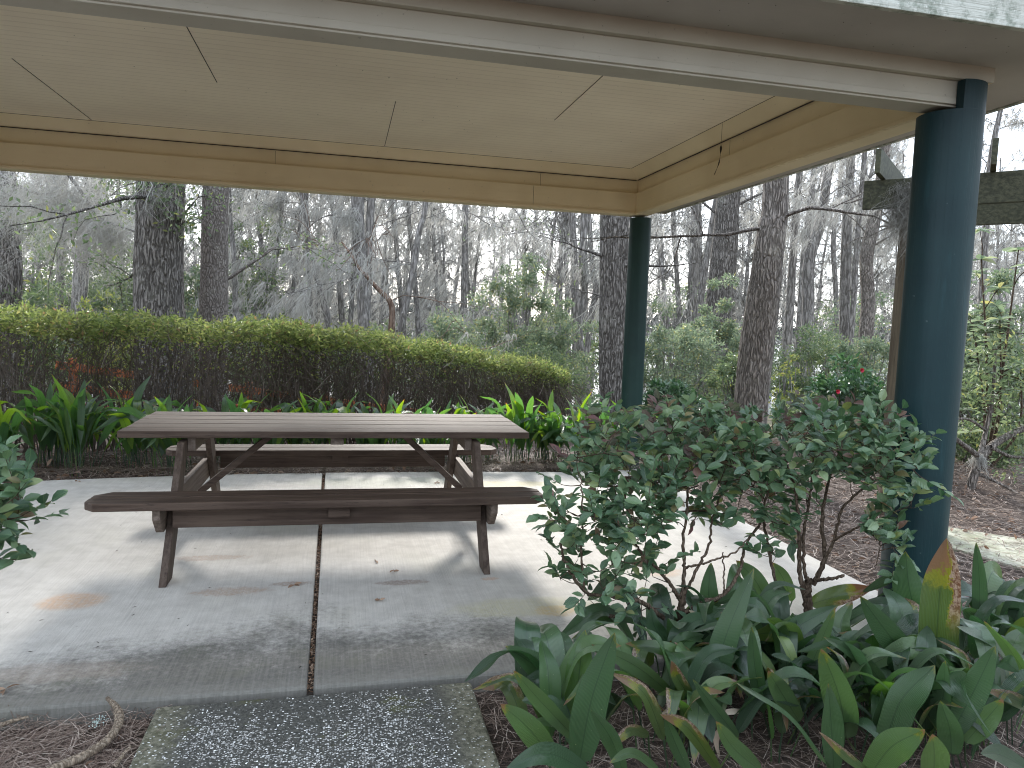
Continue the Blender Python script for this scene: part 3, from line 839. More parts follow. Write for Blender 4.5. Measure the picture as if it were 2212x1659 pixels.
for y in (4.255, 5.87):
    mb = MB(); box(mb, -0.88, 0.82, y - .019, y + .019, 0.288, 0.4045)
    mb.build('bench_rail', M['tab_x'], tab, bevel=0.003)
    mb = MB(); box(mb, -0.06, 0.06, y - .055, y - .021, 0.335, 0.4045)
    mb.build('bench_cleat', M['tab_x'], tab, bevel=0.003)
M['bolt'] = NT('galvanised_bolt').done((0.16, 0.15, 0.14), 0.45)
for X in (-0.925, 0.865):
    s = 1 if X > 0 else -1
    for (y, z) in ((4.33, .33), (4.40, .37), (5.77, .33), (5.70, .37)):
        mb = MB(); tube(mb, [(X - s * .0385, y, z), (X - s * .046, y, z)], .011, 8, cap=True)
        mb.build('bolt', M['bolt'], tab)
r = np.random.default_rng(9)
mb = MB()
for (ya, yb, zz_, xs_) in ((4.64, 5.45, .7645, (-.845, .825, -.02)), (4.17, 4.39, .4525, (-.87, .85, -.02)), (5.73, 5.95, .4525, (-.87, .85, -.02))):
    for x_ in xs_:
        for y_ in np.arange(ya, yb + .01, .095):
            a = np.arange(6) / 6 * 2 * PI
            mb.add(np.stack([x_ + .0055 * np.cos(a), y_ + .0055 * np.sin(a), np.full(6, zz_)], -1), [list(range(6))])
mb.build('screw_heads', M['caulk'], tab)['kind'] = 'stuff'
mb = MB(); box(mb, -0.06, 0.02, 4.66, 5.44, 0.672, 0.720); mb.build('tabletop_cleat', M['tab_y'], tab, bevel=0.003)

# ------------------------------------------------------------------ pergola beyond the front post
per = empty('pergola', (4.45, 5.24, -0.06), 'timber garden pergola with green-tinged beams behind the nearest post', 'pergola')
PD = np.array([0.73, -0.81]); PD /= np.linalg.norm(PD)
PN = np.array([PD[1] * -1, PD[0]])   # points away from the camera
p0 = np.array([4.22, 5.50])
def pz(p, z): return (p[0], p[1], z)
mb = MB(); beam(mb, pz(p0, 2.63), pz(p0 + PD * 4.2, 2.63), 0.045, 0.235); mb.build('beam', M['pergola_wood'], per, bevel=0.004)
p0b = p0 + PN * 1.25 + PD * 0.1
mb = MB(); beam(mb, pz(p0b, 2.63), pz(p0b + PD * 4.2, 2.63), 0.045, 0.235); mb.build('beam', M['pergola_wood'], per, bevel=0.004)
for s_ in (0.14, 0.90, 2.5, 3.7):
    for k, base in enumerate((p0, p0b)):
        c = base + PD * (s_ + 0.18 * (k == 0) + 0.05) + PN * 0.11
        mb = MB(); box(mb, c[0] - .07, c[0] + .07, c[1] - .07, c[1] + .07, -0.3, 2.70)
        if s_ in (0.14, 2.5): mb.build('post', M['pergola_post'], per, bevel=0.006)
    RN = unit(p0 + PD * s_) if s_ == 0.90 else PN
    a_ = p0 + PD * s_ - RN * 0.30; b_ = p0 + PD * s_ + RN * 1.7
    mb = MB()
    beam(mb, pz(a_, 2.845), pz(b_, 2.845), 0.04, 0.19)
    mb.build('rafter', M['pergola_wood'], per, bevel=0.004)

# ------------------------------------------------------------------ growing things: generators
def curve_branch(p, d, L, n, wig, droop, r):
    pts = [np.array(p, float)]
    d = np.array(d, float)
    for i in range(n):
        d = d + r.normal(size=3) * wig + np.array([0, 0, droop])
        d /= np.linalg.norm(d)
        pts.append(pts[-1] + d * L / n)
    return np.array(pts)

def moss_strands(mb, P, L, slant=(-0.35, 0, 0), w=0.012, r=rng, seg=4, curl=0.06, tuft=9):
    """hanging moss: tufts of thin crooked ribbons from points P"""
    n0 = max(1, len(P) // tuft)
    P0 = P[:n0]
    L0 = np.broadcast_to(L, (len(P),)).astype(float)[:n0] * r.uniform(.8, 1.5, n0)
    n = n0 * tuft
    D0 = unit(np.array(slant)[None] + r.normal(size=(n0, 3)) * 0.16 + np.array([0, 0, -1.0]))
    P = np.repeat(P0, tuft, 0) + r.normal(size=(n, 3)) * np.array([1, 1, .5]) * (.010 + w * 1.6)
    L = np.repeat(L0, tuft) * r.uniform(.45, 1.1, n)
    t_ = np.linspace(0, 1, seg + 1)
    D = unit(np.repeat(D0, tuft, 0) + r.normal(size=(n, 3)) * 0.10)
    path = P[:, None, :] + D[:, None, :] * (L[:, None] * t_[None])[:, :, None]
    wob = np.cumsum(r.normal(size=(n, seg + 1, 3)), axis=1) * (curl * L)[:, None, None] * np.array([1, 1, 0.4])
    wob -= wob[:, :1]
    path = path + wob
    side = unit(r.normal(size=(n, 3)) * np.array([1, .5, .2]))
    ww = w * (1.0 - 0.75 * t_)[None, :] * r.uniform(.6, 1.5, size=(n, 1))
    A_ = path + side[:, None, :] * ww[:, :, None]
    B_ = path - side[:, None, :] * ww[:, :, None]
    V = np.stack([A_, B_], 2).reshape(-1, 3)
    base = (np.arange(n) * (seg + 1) * 2)[:, None]
    k = np.arange(seg)[None, :] * 2
    q_ = np.stack([base + k, base + k + 1, base + k + 3, base + k + 2], -1).reshape(-1, 4)
    mb.add(V, q_)

def foliage_cloud(mb, centers, radii, n, size, r, tmpl=T_QUAD, flat=0.75, up=0.5, ratio=0.42):
    k = r.integers(0, len(centers), n)
    c = np.asarray(centers)[k]
    rad = np.asarray(radii)[k]
    off = r.normal(size=(n, 3))
    off = unit(off) * (r.random((n, 1)) ** 0.45)
    P = c + off * rad[:, None] * np.array([1, 1, flat])
    D = unit(off * 0.8 + r.normal(size=(n, 3)) * 0.8)
    N = unit(r.normal(size=(n, 3)) + np.array([0, 0, up]))
    L = size * r.uniform(0.6, 1.35, n)
    leaves(mb, P, D, N, L, L * ratio, tmpl)

def bush(name, label, cat, base, h, w, n_clump, n_leaf, leaf, lm, bm, seed, stems=6, group=None, tmpl=T_QUAD, low=0.15, clr=0.22, flat=0.75, up=0.5, stemr=0.018):
    """base: ground point; crown h high, w wide"""
    r = np.random.default_rng(seed)
    o_ = empty(name, base, label, cat, group)
    u = rdir(n_clump, r)
    rad = r.random(n_clump) ** 0.4
    C = np.stack([u[:, 0] * rad * w / 2, u[:, 1] * rad * w / 2 * 0.8, h * (low + (1 - low) * (0.5 + 0.5 * u[:, 2] * rad)) - clr * 0.3], -1) + np.asarray(base)
    R = r.uniform(0.6, 1.3, n_clump) * clr
    fm, sm = MB(), MB()
    foliage_cloud(fm, C, R, n_leaf, leaf, r, tmpl, flat, up)
    for i in range(stems):
        c = C[r.integers(0, n_clump)]
        a0 = np.asarray(base) + np.array([r.normal() * .06 * w, r.normal() * .05 * w, -0.05])
        midp = (a0 + c) / 2 + r.normal(size=3) * 0.06 * w
        p = smooth_path([a0, midp, c], 9)
        tube(sm, p, np.linspace(stemr, stemr * .3, 9), 5)
    idx = r.choice(n_clump, min(n_clump, 60), replace=False)
    for i in idx:
        c = C[i]
        a0 = np.asarray(base) + (c - np.asarray(base)) * r.uniform(.45, .75) + r.normal(size=3) * .04
        tube(sm, smooth_path([a0, (a0 + c) / 2 + r.normal(size=3) * .04 * w, c], 5), np.linspace(stemr * .45, stemr * .15, 5), 3)
    fm.build('foliage', lm, o_)
    sm.build('branches', bm, o_, smooth=True)
    return o_

# ------------------------------------------------------------------ large traced trees
def ground_hit(p, q):
    """extend the line q->p down to the ground"""
    p, q = np.asarray(p), np.asarray(q)
    d = (p - q) / max(1e-6, abs(p[2] - q[2]))
    for s_ in np.linspace(0, 6, 241):
        x = p + d * s_
        if x[2] <= float(gz(x[0], x[1])) - 0.05:
            return x
    return x
def ridge(seed, amp, k=1.0):
    r = np.random.default_rng(seed)
    ph = r.uniform(0, 6.28, 12)
    def f(a, p):
        A_ = a[None, :]; z = p[:, 2:3]
        s_ = 0
        for i, (m_, fz) in enumerate(((9, .9), (13, 1.7), (19, 2.3), (27, 3.1))):
            s_ = s_ + (1 - np.abs(np.sin(A_ * m_ / 2 + ph[i] + 1.4 * np.sin(z * fz * k + ph[i + 4])))) * (1.0, .9, .7, .5)[i]
        return amp * (s_ / 1.6 - 0.7) + amp * 1.3 * np.sin(A_ * 2 + z * .8 + ph[9]) + amp * np.sin(A_ * 3 - z * .5 + ph[10])
    return f
TREES = {}
def traced_tree(name, label, pts, Y, wpx, mat, top=9.0, seed=1, sides=10, rings=24, amp=0, branches=0, moss=0, group=None, flare=1.0, cat='tree', twigs=1.0, leafy=0, lmat=None, low=.42):
    """pts: image points from the highest to the lowest; wpx: width there"""
    r = np.random.default_rng(seed)
    Ys = np.broadcast_to(np.asarray(Y, float), (len(pts),))
    P = [at(x, y, yy) for (x, y), yy in zip(pts, Ys)]
    wpx = np.broadcast_to(np.asarray(wpx, float), (len(pts),))
    R = [w_ / 2 / F_PX * fwd(p) for w_, p in zip(wpx, P)]
    g_ = ground_hit(P[-1], P[-2])
    if g_[2] < P[-1][2] - 0.05:
        P.append(g_); R.append(R[-1] * (1.12 * flare))
    d = P[0] - P[1]; d = d / np.linalg.norm(d); d = unit(d + np.array([0, 0, .6]))
    ext = max(0.5, top - P[0][2])
    P = [P[0] + d * ext + r.normal(size=3) * .1, P[0] + d * ext * .5 + r.normal(size=3) * .08] + P
    R = [R[0] * .45, R[0] * .8] + R
    P = np.array(P)[::-1]; R = np.array(R)[::-1]
    path = smooth_path(P, rings)
    rad = np.interp(np.linspace(0, len(R) - 1, rings), np.arange(len(R)), R)
    base = path[0].copy()
    o_ = empty(name, (base[0], base[1], float(gz(base[0], base[1]))), label, cat, group)
    tm = MB()
    tube(tm, path, rad, sides, ridge(seed, amp) if amp else None)
    tm.build('trunk', mat, o_, smooth=True)
    if branches:
        bm = MB(); tips = []
        for i in range(branches):
            k = int(r.integers(int(rings * low), rings - 1))
            ang = r.uniform(0, 2 * PI)
            dd = np.array([math.cos(ang), math.sin(ang) * .6, r.uniform(-.1, .7)])
            L = r.uniform(.7, 2.4) * twigs
            b_ = curve_branch(path[k], dd, L, 8, .18, -.03, r)
            tube(bm, b_, np.linspace(min(.035, max(.007, rad[k] * .15)), .004, 9), 4)
            tips += [b_[j] for j in range(2, 9)]
            for _ in range(4):
                j = int(r.integers(2, 8))
                b2 = curve_branch(b_[j], dd + r.normal(size=3) * .7, L * .45, 6, .22, -.04, r)
                tube(bm, b2, np.linspace(.009, .003, 7), 3)
                tips += [b2[j2] for j2 in range(1, 7)]
        bm.build('branches', mat, o_, smooth=True)
        tips = np.array(tips)
        if moss:
            mm = MB()
            P_ = tips[r.integers(0, len(tips), moss)] + r.normal(size=(moss, 3)) * .05
            moss_strands(mm, P_, r.uniform(.08, .5, moss), w=.0018 + fwd(base) * .00028, r=r, curl=.13)
            mm.build('hanging_moss', M['moss'], o_)
        if leafy:
            fm = MB()
            foliage_cloud(fm, tips, np.full(len(tips), .28), leafy, .055 + fwd(base) * .001, r)
            fm.build('foliage', lmat, o_)
    TREES[label] = (path, rad)
    return o_

traced_tree('oak_tree', 'massive oak with deeply furrowed dark bark behind the hedge', [(350, 380), (347, 520), (345, 640), (350, 720), (356, 860)], 10.4, [92, 96, 100, 108, 122], M['bark_oak'], 8.5, 11, 96, 150, 0.016, branches=10, moss=250, low=.5, flare=1.15, leafy=2500, lmat=M['leaf_ever'])
traced_tree('gum_tree', 'straight grey trunk standing just right of the massive oak', [(466, 400), (463, 560), (461, 700), (462, 850)], 11.0, [51, 54, 56, 60], M['bark_gray'], 8.5, 12, 48, 120, 0.005, branches=9, moss=200, leafy=1500, lmat=M['leaf_ever'])
traced_tree('gum_tree', 'straight furrowed trunk just left of the far green post', [(1326, 465), (1326, 600), (1325, 740), (1326, 870)], 11.4, [58, 58, 60, 62], M['bark_oak'], 8.5, 13, 56, 120, 0.009, branches=9, moss=200)
traced_tree('leaning_tree', 'grey ridged trunk leaning right between the two teal posts', [(1678, 385), (1668, 500), (1650, 640), (1634, 760), (1622, 880), (1612, 1000)], 7.3, [56, 62, 70, 72, 70, 74], M['bark_lean'], 8.5, 14, 72, 150, 0.008, branches=6, moss=120, low=.62)
traced_tree('oak_tree', 'dark furrowed trunk cut off by the left side of the photo', [(8, 385), (12, 480), (14, 580), (8, 680)], 13.5, [44, 46, 52, 60], M['bark_oak'], 8.5, 15, 40, 90, 0.010, branches=9, moss=1400, leafy=1500, lmat=M['leaf_ever'])
BG = [  # label, pts, Y, width, mat, branches, moss, leafy
 ('dark curved trunk left of the massive oak', [(205, 395), (188, 480), (178, 560), (171, 650)], 16, [26, 28, 30, 30], 'bark_bg', 12, 1500, 4000),
 ('thin pale trunk hung with moss near the left edge', [(140, 385), (134, 500), (128, 640)], 18, [14, 15, 17], 'bark_bg', 10, 1800, 2500),
 ('slender trunk third from the grey trunk, left of the mossy pair', [(662, 440), (666, 560), (674, 700)], 18, [9, 10, 11], 'bark_bg', 8, 1200, 0),
 ('thin leaning trunk crossing the moss curtain', [(672, 545), (690, 620), (712, 705)], 17, [9, 13, 16], 'bark_bg', 6, 900, 0),
 ('moss-streaked trunk right of centre hedge, left one of the touching pair', [(772, 430), (778, 560), (788, 720)], 15.5, [27, 27, 27], 'bark_bg', 9, 1600, 0),
 ('thinner trunk touching the moss-streaked one', [(802, 430), (796, 560), (790, 720)], 16.2, [16, 17, 18], 'bark_bg', 7, 900, 0),
 ('slim tree above the hedge with reddish lower fork', [(772, 575), (812, 620), (844, 655), (846, 700), (842, 738)], 13.5, [6, 9, 12, 15, 17], 'bark_red', 4, 100, 0),
 ('mossy upright stem rising beside the reddish fork', [(920, 440), (905, 500), (893, 580), (872, 680), (856, 738)], 13.8, [12, 13, 14, 14, 15], 'bark_bg', 7, 1500, 0),
 ('pole-straight dark trunk above the middle of the hedge', [(1006, 445), (1004, 540), (1002, 660)], 21, [13, 14, 15], 'bark_bg', 7, 700, 0),
 ('grey trunk with a bend left of the straight furrowed trunk', [(1262, 475), (1258, 560), (1262, 640), (1250, 720), (1262, 800)], 16, [17, 17, 16, 16, 18], 'bark_bg', 9, 1200, 500),
 ('narrow trunk in the row left of the far post', [(1236, 470), (1240, 560), (1243, 650)], 18, [16, 17, 18], 'bark_bg', 7, 1100, 0),
 ('twisted stem close to the straight furrowed trunk', [(1278, 560), (1288, 620), (1276, 690), (1268, 760)], 16.5, [12, 15, 14, 13], 'bark_bg', 5, 600, 0),
 ('slim pole right of the far green post', [(1454, 470), (1460, 560), (1466, 660)], 18, [9, 9, 10], 'bark_bg', 5, 500, 0),
 ('dark trunk with clinging red leaves right of the far post', [(1504, 445), (1500, 540), (1494, 650)], 18, [21, 21, 22], 'bark_bg', 6, 500, 0),
 ('broad moss-flecked trunk behind the leaning tree', [(1574, 420), (1568, 500), (1560, 590)], 15, [48, 52, 56], 'bark_oak', 8, 800, 0),
 ('slanted thin trunk left of the broad moss-flecked one', [(1545, 440), (1532, 520), (1520, 600)], 17, [12, 13, 15], 'bark_bg', 5, 500, 0),
 ('first slender trunk to the right of the leaning tree', [(1722, 430), (1714, 540), (1706, 660)], 17, [16, 16, 17], 'bark_bg', 7, 700, 0),
 ('curved grey trunk in the gap of bright sky', [(1786, 390), (1772, 480), (1748, 560), (1746, 650), (1742, 760)], 15, [20, 24, 24, 24, 26], 'bark_bg', 8, 900, 0),
 ('straight mossy trunk against the bright lake', [(1836, 380), (1830, 470), (1826, 600), (1824, 730)], 15.5, [17, 20, 21, 22], 'bark_bg', 8, 1200, 0),
 ('thin wavy stem beside the straight mossy trunk', [(1850, 540), (1846, 620), (1838, 740)], 15.2, [10, 11, 12], 'bark_bg', 4, 400, 0),
 ('crooked pale trunk leaning toward the pergola', [(1912, 310), (1902, 400), (1888, 480), (1872, 560), (1876, 650), (1868, 760)], 13.5, [24, 25, 27, 27, 27, 30], 'bark_lean', 9, 1300, 0),
 ('thin trunk between the leaning tree and the curved one', [(1752, 430), (1736, 560), (1728, 680)], 20, [12, 13, 13], 'bark_bg', 5, 700, 0),
 ('slim pale trunk in the sky right of the nearest post', [(2162, 235), (2150, 290), (2136, 380), (2128, 520)], 16, [10, 12, 13, 14], 'bark_bg', 9, 1500, 0),
 ('thin dark stem in the gap left of the pergola post', [(1812, 420), (1800, 520), (1806, 640)], 20, [8, 9, 10], 'bark_bg', 5, 500, 0),
]
for i, (lab, pts, Y, w_, mk, nb, nm, nl) in enumerate(BG):
    traced_tree('slender_tree', lab, pts, Y, w_, M[mk], (0.0 if mk == 'bark_red' else 10.5 if Y > 14 else 8.0), 40 + i, 10, 28, 0.004, nb, nm * 2, leafy=nl, lmat=M['leaf_ever'], twigs=1.2)

# ------------------------------------------------------------------ the far woods: bare moss-hung trees, copied
def wood_proto(seed, h, nb, nm, slant):
    r = np.random.default_rng(seed)
    o_ = empty('mossy_tree', (0, 0, 0), 'x', 'tree')
    path = curve_branch((0, 0, -.3), (r.normal() * .06, r.normal() * .06, 1), h, 14, .035, .02, r)
    rad = np.linspace(.10, .02, 15) * r.uniform(.6, 1.2)
    tm, bm, mm = MB(), MB(), MB()
    tube(tm, path, rad, 8)
    tips = []
    for i in range(nb):
        k = int(r.integers(2, 14))
        a = r.uniform(0, 2 * PI)
        L = r.uniform(1.0, 2.6) * (1.1 - k / 22)
        b_ = curve_branch(path[k], (math.cos(a), math.sin(a), r.uniform(.1, .9)), L, 7, .16, -.05, r)
        tube(bm, b_, np.linspace(.018, .005, 8), 3)
        tips += list(b_[1:])
        for _ in range(5):
            j = int(r.integers(2, 8))
            b2 = curve_branch(b_[j], r.normal(size=3) + [0, 0, .2], L * .5, 5, .22, -.06, r)
            tube(bm, b2, np.linspace(.009, .004, 6), 3)
            tips += list(b2[1:])
    tips = np.array(tips)
    P_ = tips[r.integers(0, len(tips), nm)] + r.normal(size=(nm, 3)) * .06
    moss_strands(mm, P_, r.uniform(.12, .62, nm), slant=slant, w=.0085, r=r, seg=3, curl=.12)
    tm.build('trunk', M['bark_bg'], o_, smooth=True)
    bm.build('branches', M['bark_bg'], o_)
    mm.build('hanging_moss', M['moss'], o_)
    return o_
def copy_tree(o_, loc, rz=0, sc=1.0, label=None, group=None):
    c = o_.copy(); COL.objects.link(c)
    c.location = [float(v) for v in loc]; c.rotation_euler = (0, 0, rz); c.scale = (sc,) * 3
    if label: c['label'] = label
    if group: c['group'] = group
    for ch in o_.children:
        d = ch.copy(); COL.objects.link(d); d.parent = c
    return c
protos = [wood_proto(100 + i, 9.5, 18, 2200, (-.45 - .1 * i, 0, 0)) for i in range(5)]
rr = np.random.default_rng(5)
WL = 'slender grey tree draped in windblown moss among the hazy lakeside woods'
WG = 'mossy trees of the far woods'
for p in protos:
    tag(p, WL, None, WG)
spots = []
for i in range(48):
    px = rr.uniform(-120, 2330)
    Y = rr.uniform(19, 38)
    if 1680 < px < 1900 and rr.random() < .55: continue
    spots.append((px, Y))
for i in range(12):
    spots.append((rr.uniform(480, 1000), rr.uniform(16, 24)))
for i, (px, Y) in enumerate(spots):
    d = ray(px, 760); x = d[0] / d[1] * Y
    loc = (x, Y, float(gz(x, Y)))
    rz = rr.uniform(-.5, .5)
    if i < len(protos):
        p = protos[i]; p.location = loc; p.rotation_euler = (0, 0, rz)
    else:
        copy_tree(protos[i % 5], loc, rz, rr.uniform(.8, 1.12))

def bare_proto(seed):
    r = np.random.default_rng(seed)
    o_ = empty('bare_tree', (0, 0, 0), 'leafless thin tree with fine twigs far back against the pale sky', 'tree', 'leafless trees against the sky')
    path = curve_branch((0, 0, -.3), (r.normal() * .06, 0, 1), 11, 14, .04, .02, r)
    tm, bm, mm = MB(), MB(), MB()
    tube(tm, path, np.linspace(.13, .03, 15), 6)
    tips = []
    for i in range(34):
        k = int(r.integers(3, 14)); a = r.uniform(0, 2 * PI)
        L = r.uniform(1.2, 3.2) * (1.15 - k / 18)
        b_ = curve_branch(path[k], (math.cos(a), math.sin(a), r.uniform(.1, 1.2)), L, 7, .14, .0, r)
        tube(bm, b_, np.linspace(.026, .009, 8), 3)
        for _ in range(9):
            j = int(r.integers(1, 8))
            b2 = curve_branch(b_[j], r.normal(size=3) + [0, 0, .4], L * .45, 5, .2, .0, r)
            tube(bm, b2, np.linspace(.013, .006, 6), 3)
            tips += list(b2)
    tips = np.array(tips)
    moss_strands(mm, tips[r.integers(0, len(tips), 1500)], r.uniform(.1, .6, 1500), w=.012, r=r, seg=2)
    tm.build('trunk', M['bark_bg'], o_); bm.build('branches', M['bark_bg'], o_); mm.build('hanging_moss', M['moss'], o_)
    return o_
bps = [bare_proto(700 + i) for i in range(3)]
for i in range(110):
    px = -150 + 2500 * (i + rr.uniform(-.4, .4)) / 110; Y = rr.uniform(25, 46)
    d = ray(px, 760); x = d[0] / d[1] * Y
    loc = (x, Y, float(gz(x, Y)))
    if i < 3:
        bps[i].location = loc
    else:
        copy_tree(bps[i % 3], loc, rr.uniform(0, 6), rr.uniform(.8, 1.15))

# ------------------------------------------------------------------ understorey bushes
def gpt(px, Y):
    d = ray(px, 780); x = d[0] / d[1] * Y
    return np.array([x, Y, float(gz(x, Y))])
def hpx(px, py, Y):
    return at(px, py, Y)[2] - gpt(px, Y)[2]
BU = [ # label, px, top py, Y, width px, leaves, size, mat
 ('pale evergreen bush rising over the hedge right of the reddish fork', 960, 655, 14, 240, 9000, .07, 'leaf_pale'),
 ('tall loose evergreen with see-through crown above the hedge', 1110, 520, 15, 220, 8000, .08, 'leaf_pale'),
 ('rounded grey-green bush left of the straight furrowed trunk', 1210, 640, 14.5, 200, 8000, .07, 'leaf_pale'),
 ('pale shrub mass low behind the right end of the hedge', 1150, 735, 12.5, 260, 8000, .06, 'leaf_ever'),
 ('tall silvery evergreen right of the far green post', 1540, 590, 12.5, 170, 9000, .065, 'leaf_pale'),
 ('wide grey-green bush at the foot of the silvery evergreen', 1460, 690, 11.5, 240, 9000, .06, 'leaf_pale'),
 ('dense bush below the curved trunk in the bright gap', 1760, 700, 12, 220, 9000, .06, 'leaf_ever'),
 ('dark low camellia bush right behind the far green post', 1455, 808, 9.0, 150, 4200, .07, 'leaf_dark'),
 ('small yellowing bush beside the leaning trunk', 1705, 760, 10, 70, 900, .05, 'leaf_yellow'),
 ('grey-green thicket left of the pergola post', 1870, 690, 10.5, 170, 7000, .06, 'leaf_pale'),
 ('low evergreen in front of the lake left of the leaning trunk', 1590, 760, 9.5, 130, 4500, .055, 'leaf_ever'),
 ('bright understorey bush behind the hedge at the left edge', 60, 560, 14, 240, 7000, .07, 'leaf_ever'),
 ('yellow-green saplings showing over the hedge left of the oak', 235, 620, 14.5, 180, 2200, .085, 'leaf_yellow'),
 ('green understorey bush between the oak and the left trees', 250, 590, 17, 200, 7000, .08, 'leaf_ever'),
 ('evergreen bush seen between oak and grey trunk', 415, 560, 15, 130, 5000, .07, 'leaf_pale'),
 ('low grey bush behind the hedge right of the grey trunk', 560, 665, 15, 200, 4500, .07, 'leaf_ever'),
 ('low pale bush under the moss curtain', 740, 675, 17, 220, 4500, .08, 'leaf_pale'),
 ('tall loose leafy oak sapling behind the moss curtain', 235, 370, 19, 300, 9000, .10, 'leaf_ever'),
 ('leafy evergreen crown between the grey trunk and the slender trunks', 535, 400, 18, 190, 4500, .09, 'leaf_ever'),
 ('loose evergreen crown at the upper left corner of the woods', 40, 380, 20, 260, 5500, .10, 'leaf_ever'),
 ('tall thicket with long leaves right of the nearest post', 2110, 560, 9.5, 200, 8000, .085, 'leaf_pale'),
 ('shadowy thicket behind the crooked limb at the right edge', 2180, 720, 7.8, 260, 9000, .055, 'leaf_ever'),
 ('low weedy bush on the bank beside the side path', 2120, 900, 7.0, 220, 5000, .05, 'leaf_ever'),
 ('low bush between pergola post and leaning trunk', 1780, 840, 8.6, 200, 5000, .055, 'leaf_ever'),
]
ULAB = 'pale grey-green undergrowth bush far back in the woods'
for i in range(16):
    BU.append((ULAB, -40 + 150 * i + rr.uniform(-40, 40), rr.uniform(600, 680), rr.uniform(18, 25), rr.uniform(170, 260), 3200, .10, 'leaf_pale' if i % 3 else 'leaf_ever'))
for i, (lab, px, py, Y, wp, n, sz_, mk) in enumerate(BU):
    b_ = gpt(px, Y)
    h_ = hpx(px, py, Y)
    w_ = wp / F_PX * fwd(b_)
    bush('evergreen_bush', lab, 'bush', b_, h_, w_, 60, n, sz_, M[mk], M['bark_bg'], 300 + i, 7, clr=w_ * .11, stemr=.02, low=.08, group='undergrowth of the far woods' if lab == ULAB else None)
# camellia with red blooms
b_ = gpt(1850, 7.6)
cam_b = bush('camellia_bush', 'glossy camellia with a few red blooms left of the pergola post', 'bush', b_, hpx(1850, 775, 7.6), 1.15, 50, 4200, .075, M['leaf_dark'], M['stem'], 350, 6, tmpl=T_LEAF, clr=.17)
for (px, py) in ((1906, 857), (1808, 846), (1818, 902), (1884, 905), (1860, 800)):
    P = at(px, py, 7.05)
    mb = MB()
    r = np.random.default_rng(px)
    k = 14
    a = np.arange(k) * 2.4
    D = unit(np.stack([np.cos(a), -np.full(k, .6 + 0), np.sin(a)], -1) + np.array([0, -1.2, 0]) * (np.arange(k)[:, None] / k))
    leaves(mb, np.repeat(P[None], k, 0), D, np.tile([0, -1, .3], (k, 1)), .034, .030, T_LEAF)
    mb.build('flower', M['petal'], cam_b)
# leafy sapling with whorls at right edge
def sapling(label, base, tops, seed, lsize=.13, nwh=34):
    r = np.random.default_rng(seed)
    o_ = empty('sapling', base, label, 'sapling')
    sm, fm = MB(), MB()
    nodes = []
    for tp in tops:
        p = smooth_path([base + [0, 0, -.05], (base * .55 + tp * .45) + r.normal(size=3) * .06, tp], 14)
        tube(sm, p, np.linspace(.022, .006, 14), 5)
        nodes += list(p[5:])
    tips = list(tops)
    for i in range(nwh):
        a0 = nodes[int(r.integers(0, len(nodes)))]
        b2 = curve_branch(a0, r.normal(size=3) * [1, .7, .5] + [0, 0, .3], r.uniform(.15, .5), 5, .15, .02, r)
        tube(sm, b2, np.linspace(.007, .003, 6), 3)
        tips.append(b2[-1])
    for tp in tips:
        k = 8
        a = r.uniform(0, 6.28) + np.arange(k) * 2 * PI / k
        D = np.stack([np.cos(a), np.sin(a), r.uniform(-.35, .45, k)], -1)
        leaves(fm, np.repeat(np.asarray(tp)[None], k, 0), D, np.tile([0, 0, 1.0], (k, 1)) + r.normal(size=(k, 3)) * .3, r.uniform(.7, 1.25, k) * lsize, lsize * .34, T_LEAF)
    fm.build('foliage', M['leaf_pale'], o_); sm.build('branches', M['stem'], o_, smooth=True)
b_ = gpt(2150, 6.6)
sapling('sapling with whorls of long leaves under the pergola beam at right', b_, [at(2200, 540, 6.4), at(2120, 560, 6.6), at(2160, 690, 6.2), at(2205, 800, 6.4), at(2110, 760, 6.7)], 61, lsize=.16, nwh=40)
b_ = gpt(1990, 8.2)

# crooked mossy limb at right
limb = empty('crooked_bush', gpt(2080, 6.9), 'crooked bare-limbed bush beside the side path at the right edge', 'bush')
mb = MB()
B0 = atz(2098, 1062, 0.0)
Yb = B0[1]
def lp(*pts): return [at(x, y, Yb + dy) for x, y, dy in pts]
for pts, r0, r1 in (((lp((2092, 1068, 0), (2110, 1010, 0), (2140, 965, .05), (2200, 930, .1), (2260, 900, .1))), .045, .03),
                    ((lp((2120, 990, 0), (2080, 960, -.1), (2030, 925, -.1), (1990, 915, 0))), .03, .012),
                    ((lp((2110, 1010, 0), (2130, 930, .1), (2145, 850, .1), (2150, 760, .1))), .028, .012),
                    ((lp((2140, 965, 0), (2180, 985, 0), (2230, 990, 0))), .02, .012),
                    ((lp((2130, 930, .1), (2090, 905, 0), (2050, 910, 0))), .015, .008),
                    ((lp((2105, 1020, 0), (2150, 1040, -.1), (2215, 1075, -.2))), .02, .008)):
    tube(mb, smooth_path(pts, 16), np.linspace(r0, r1, 16), 8)
mb.build('branches', M['bark_lean'], limb, smooth=True)
mm = MB()
P_ = smooth_path(lp((2120, 990, 0), (2080, 960, -.1), (2030, 925, -.1)), 60)
P_ = np.repeat(P_, 8, 0) + rng.normal(size=(480, 3)) * .015
moss_strands(mm, P_, rng.uniform(.04, .14, 480), w=.003, slant=(0, 0, 0), curl=.2)
mm.build('hanging_moss', M['moss'], limb)
fm = MB(); C_ = np.array(lp((2150, 760, .1), (2130, 850, .1), (2200, 930, .1), (2210, 1000, 0), (2180, 900, .2), (2205, 830, 0), (2090, 830, .2)))
foliage_cloud(fm, C_, np.full(len(C_), .28), 1100, .06, rng); fm.build('foliage', M['leaf_ever'], limb)

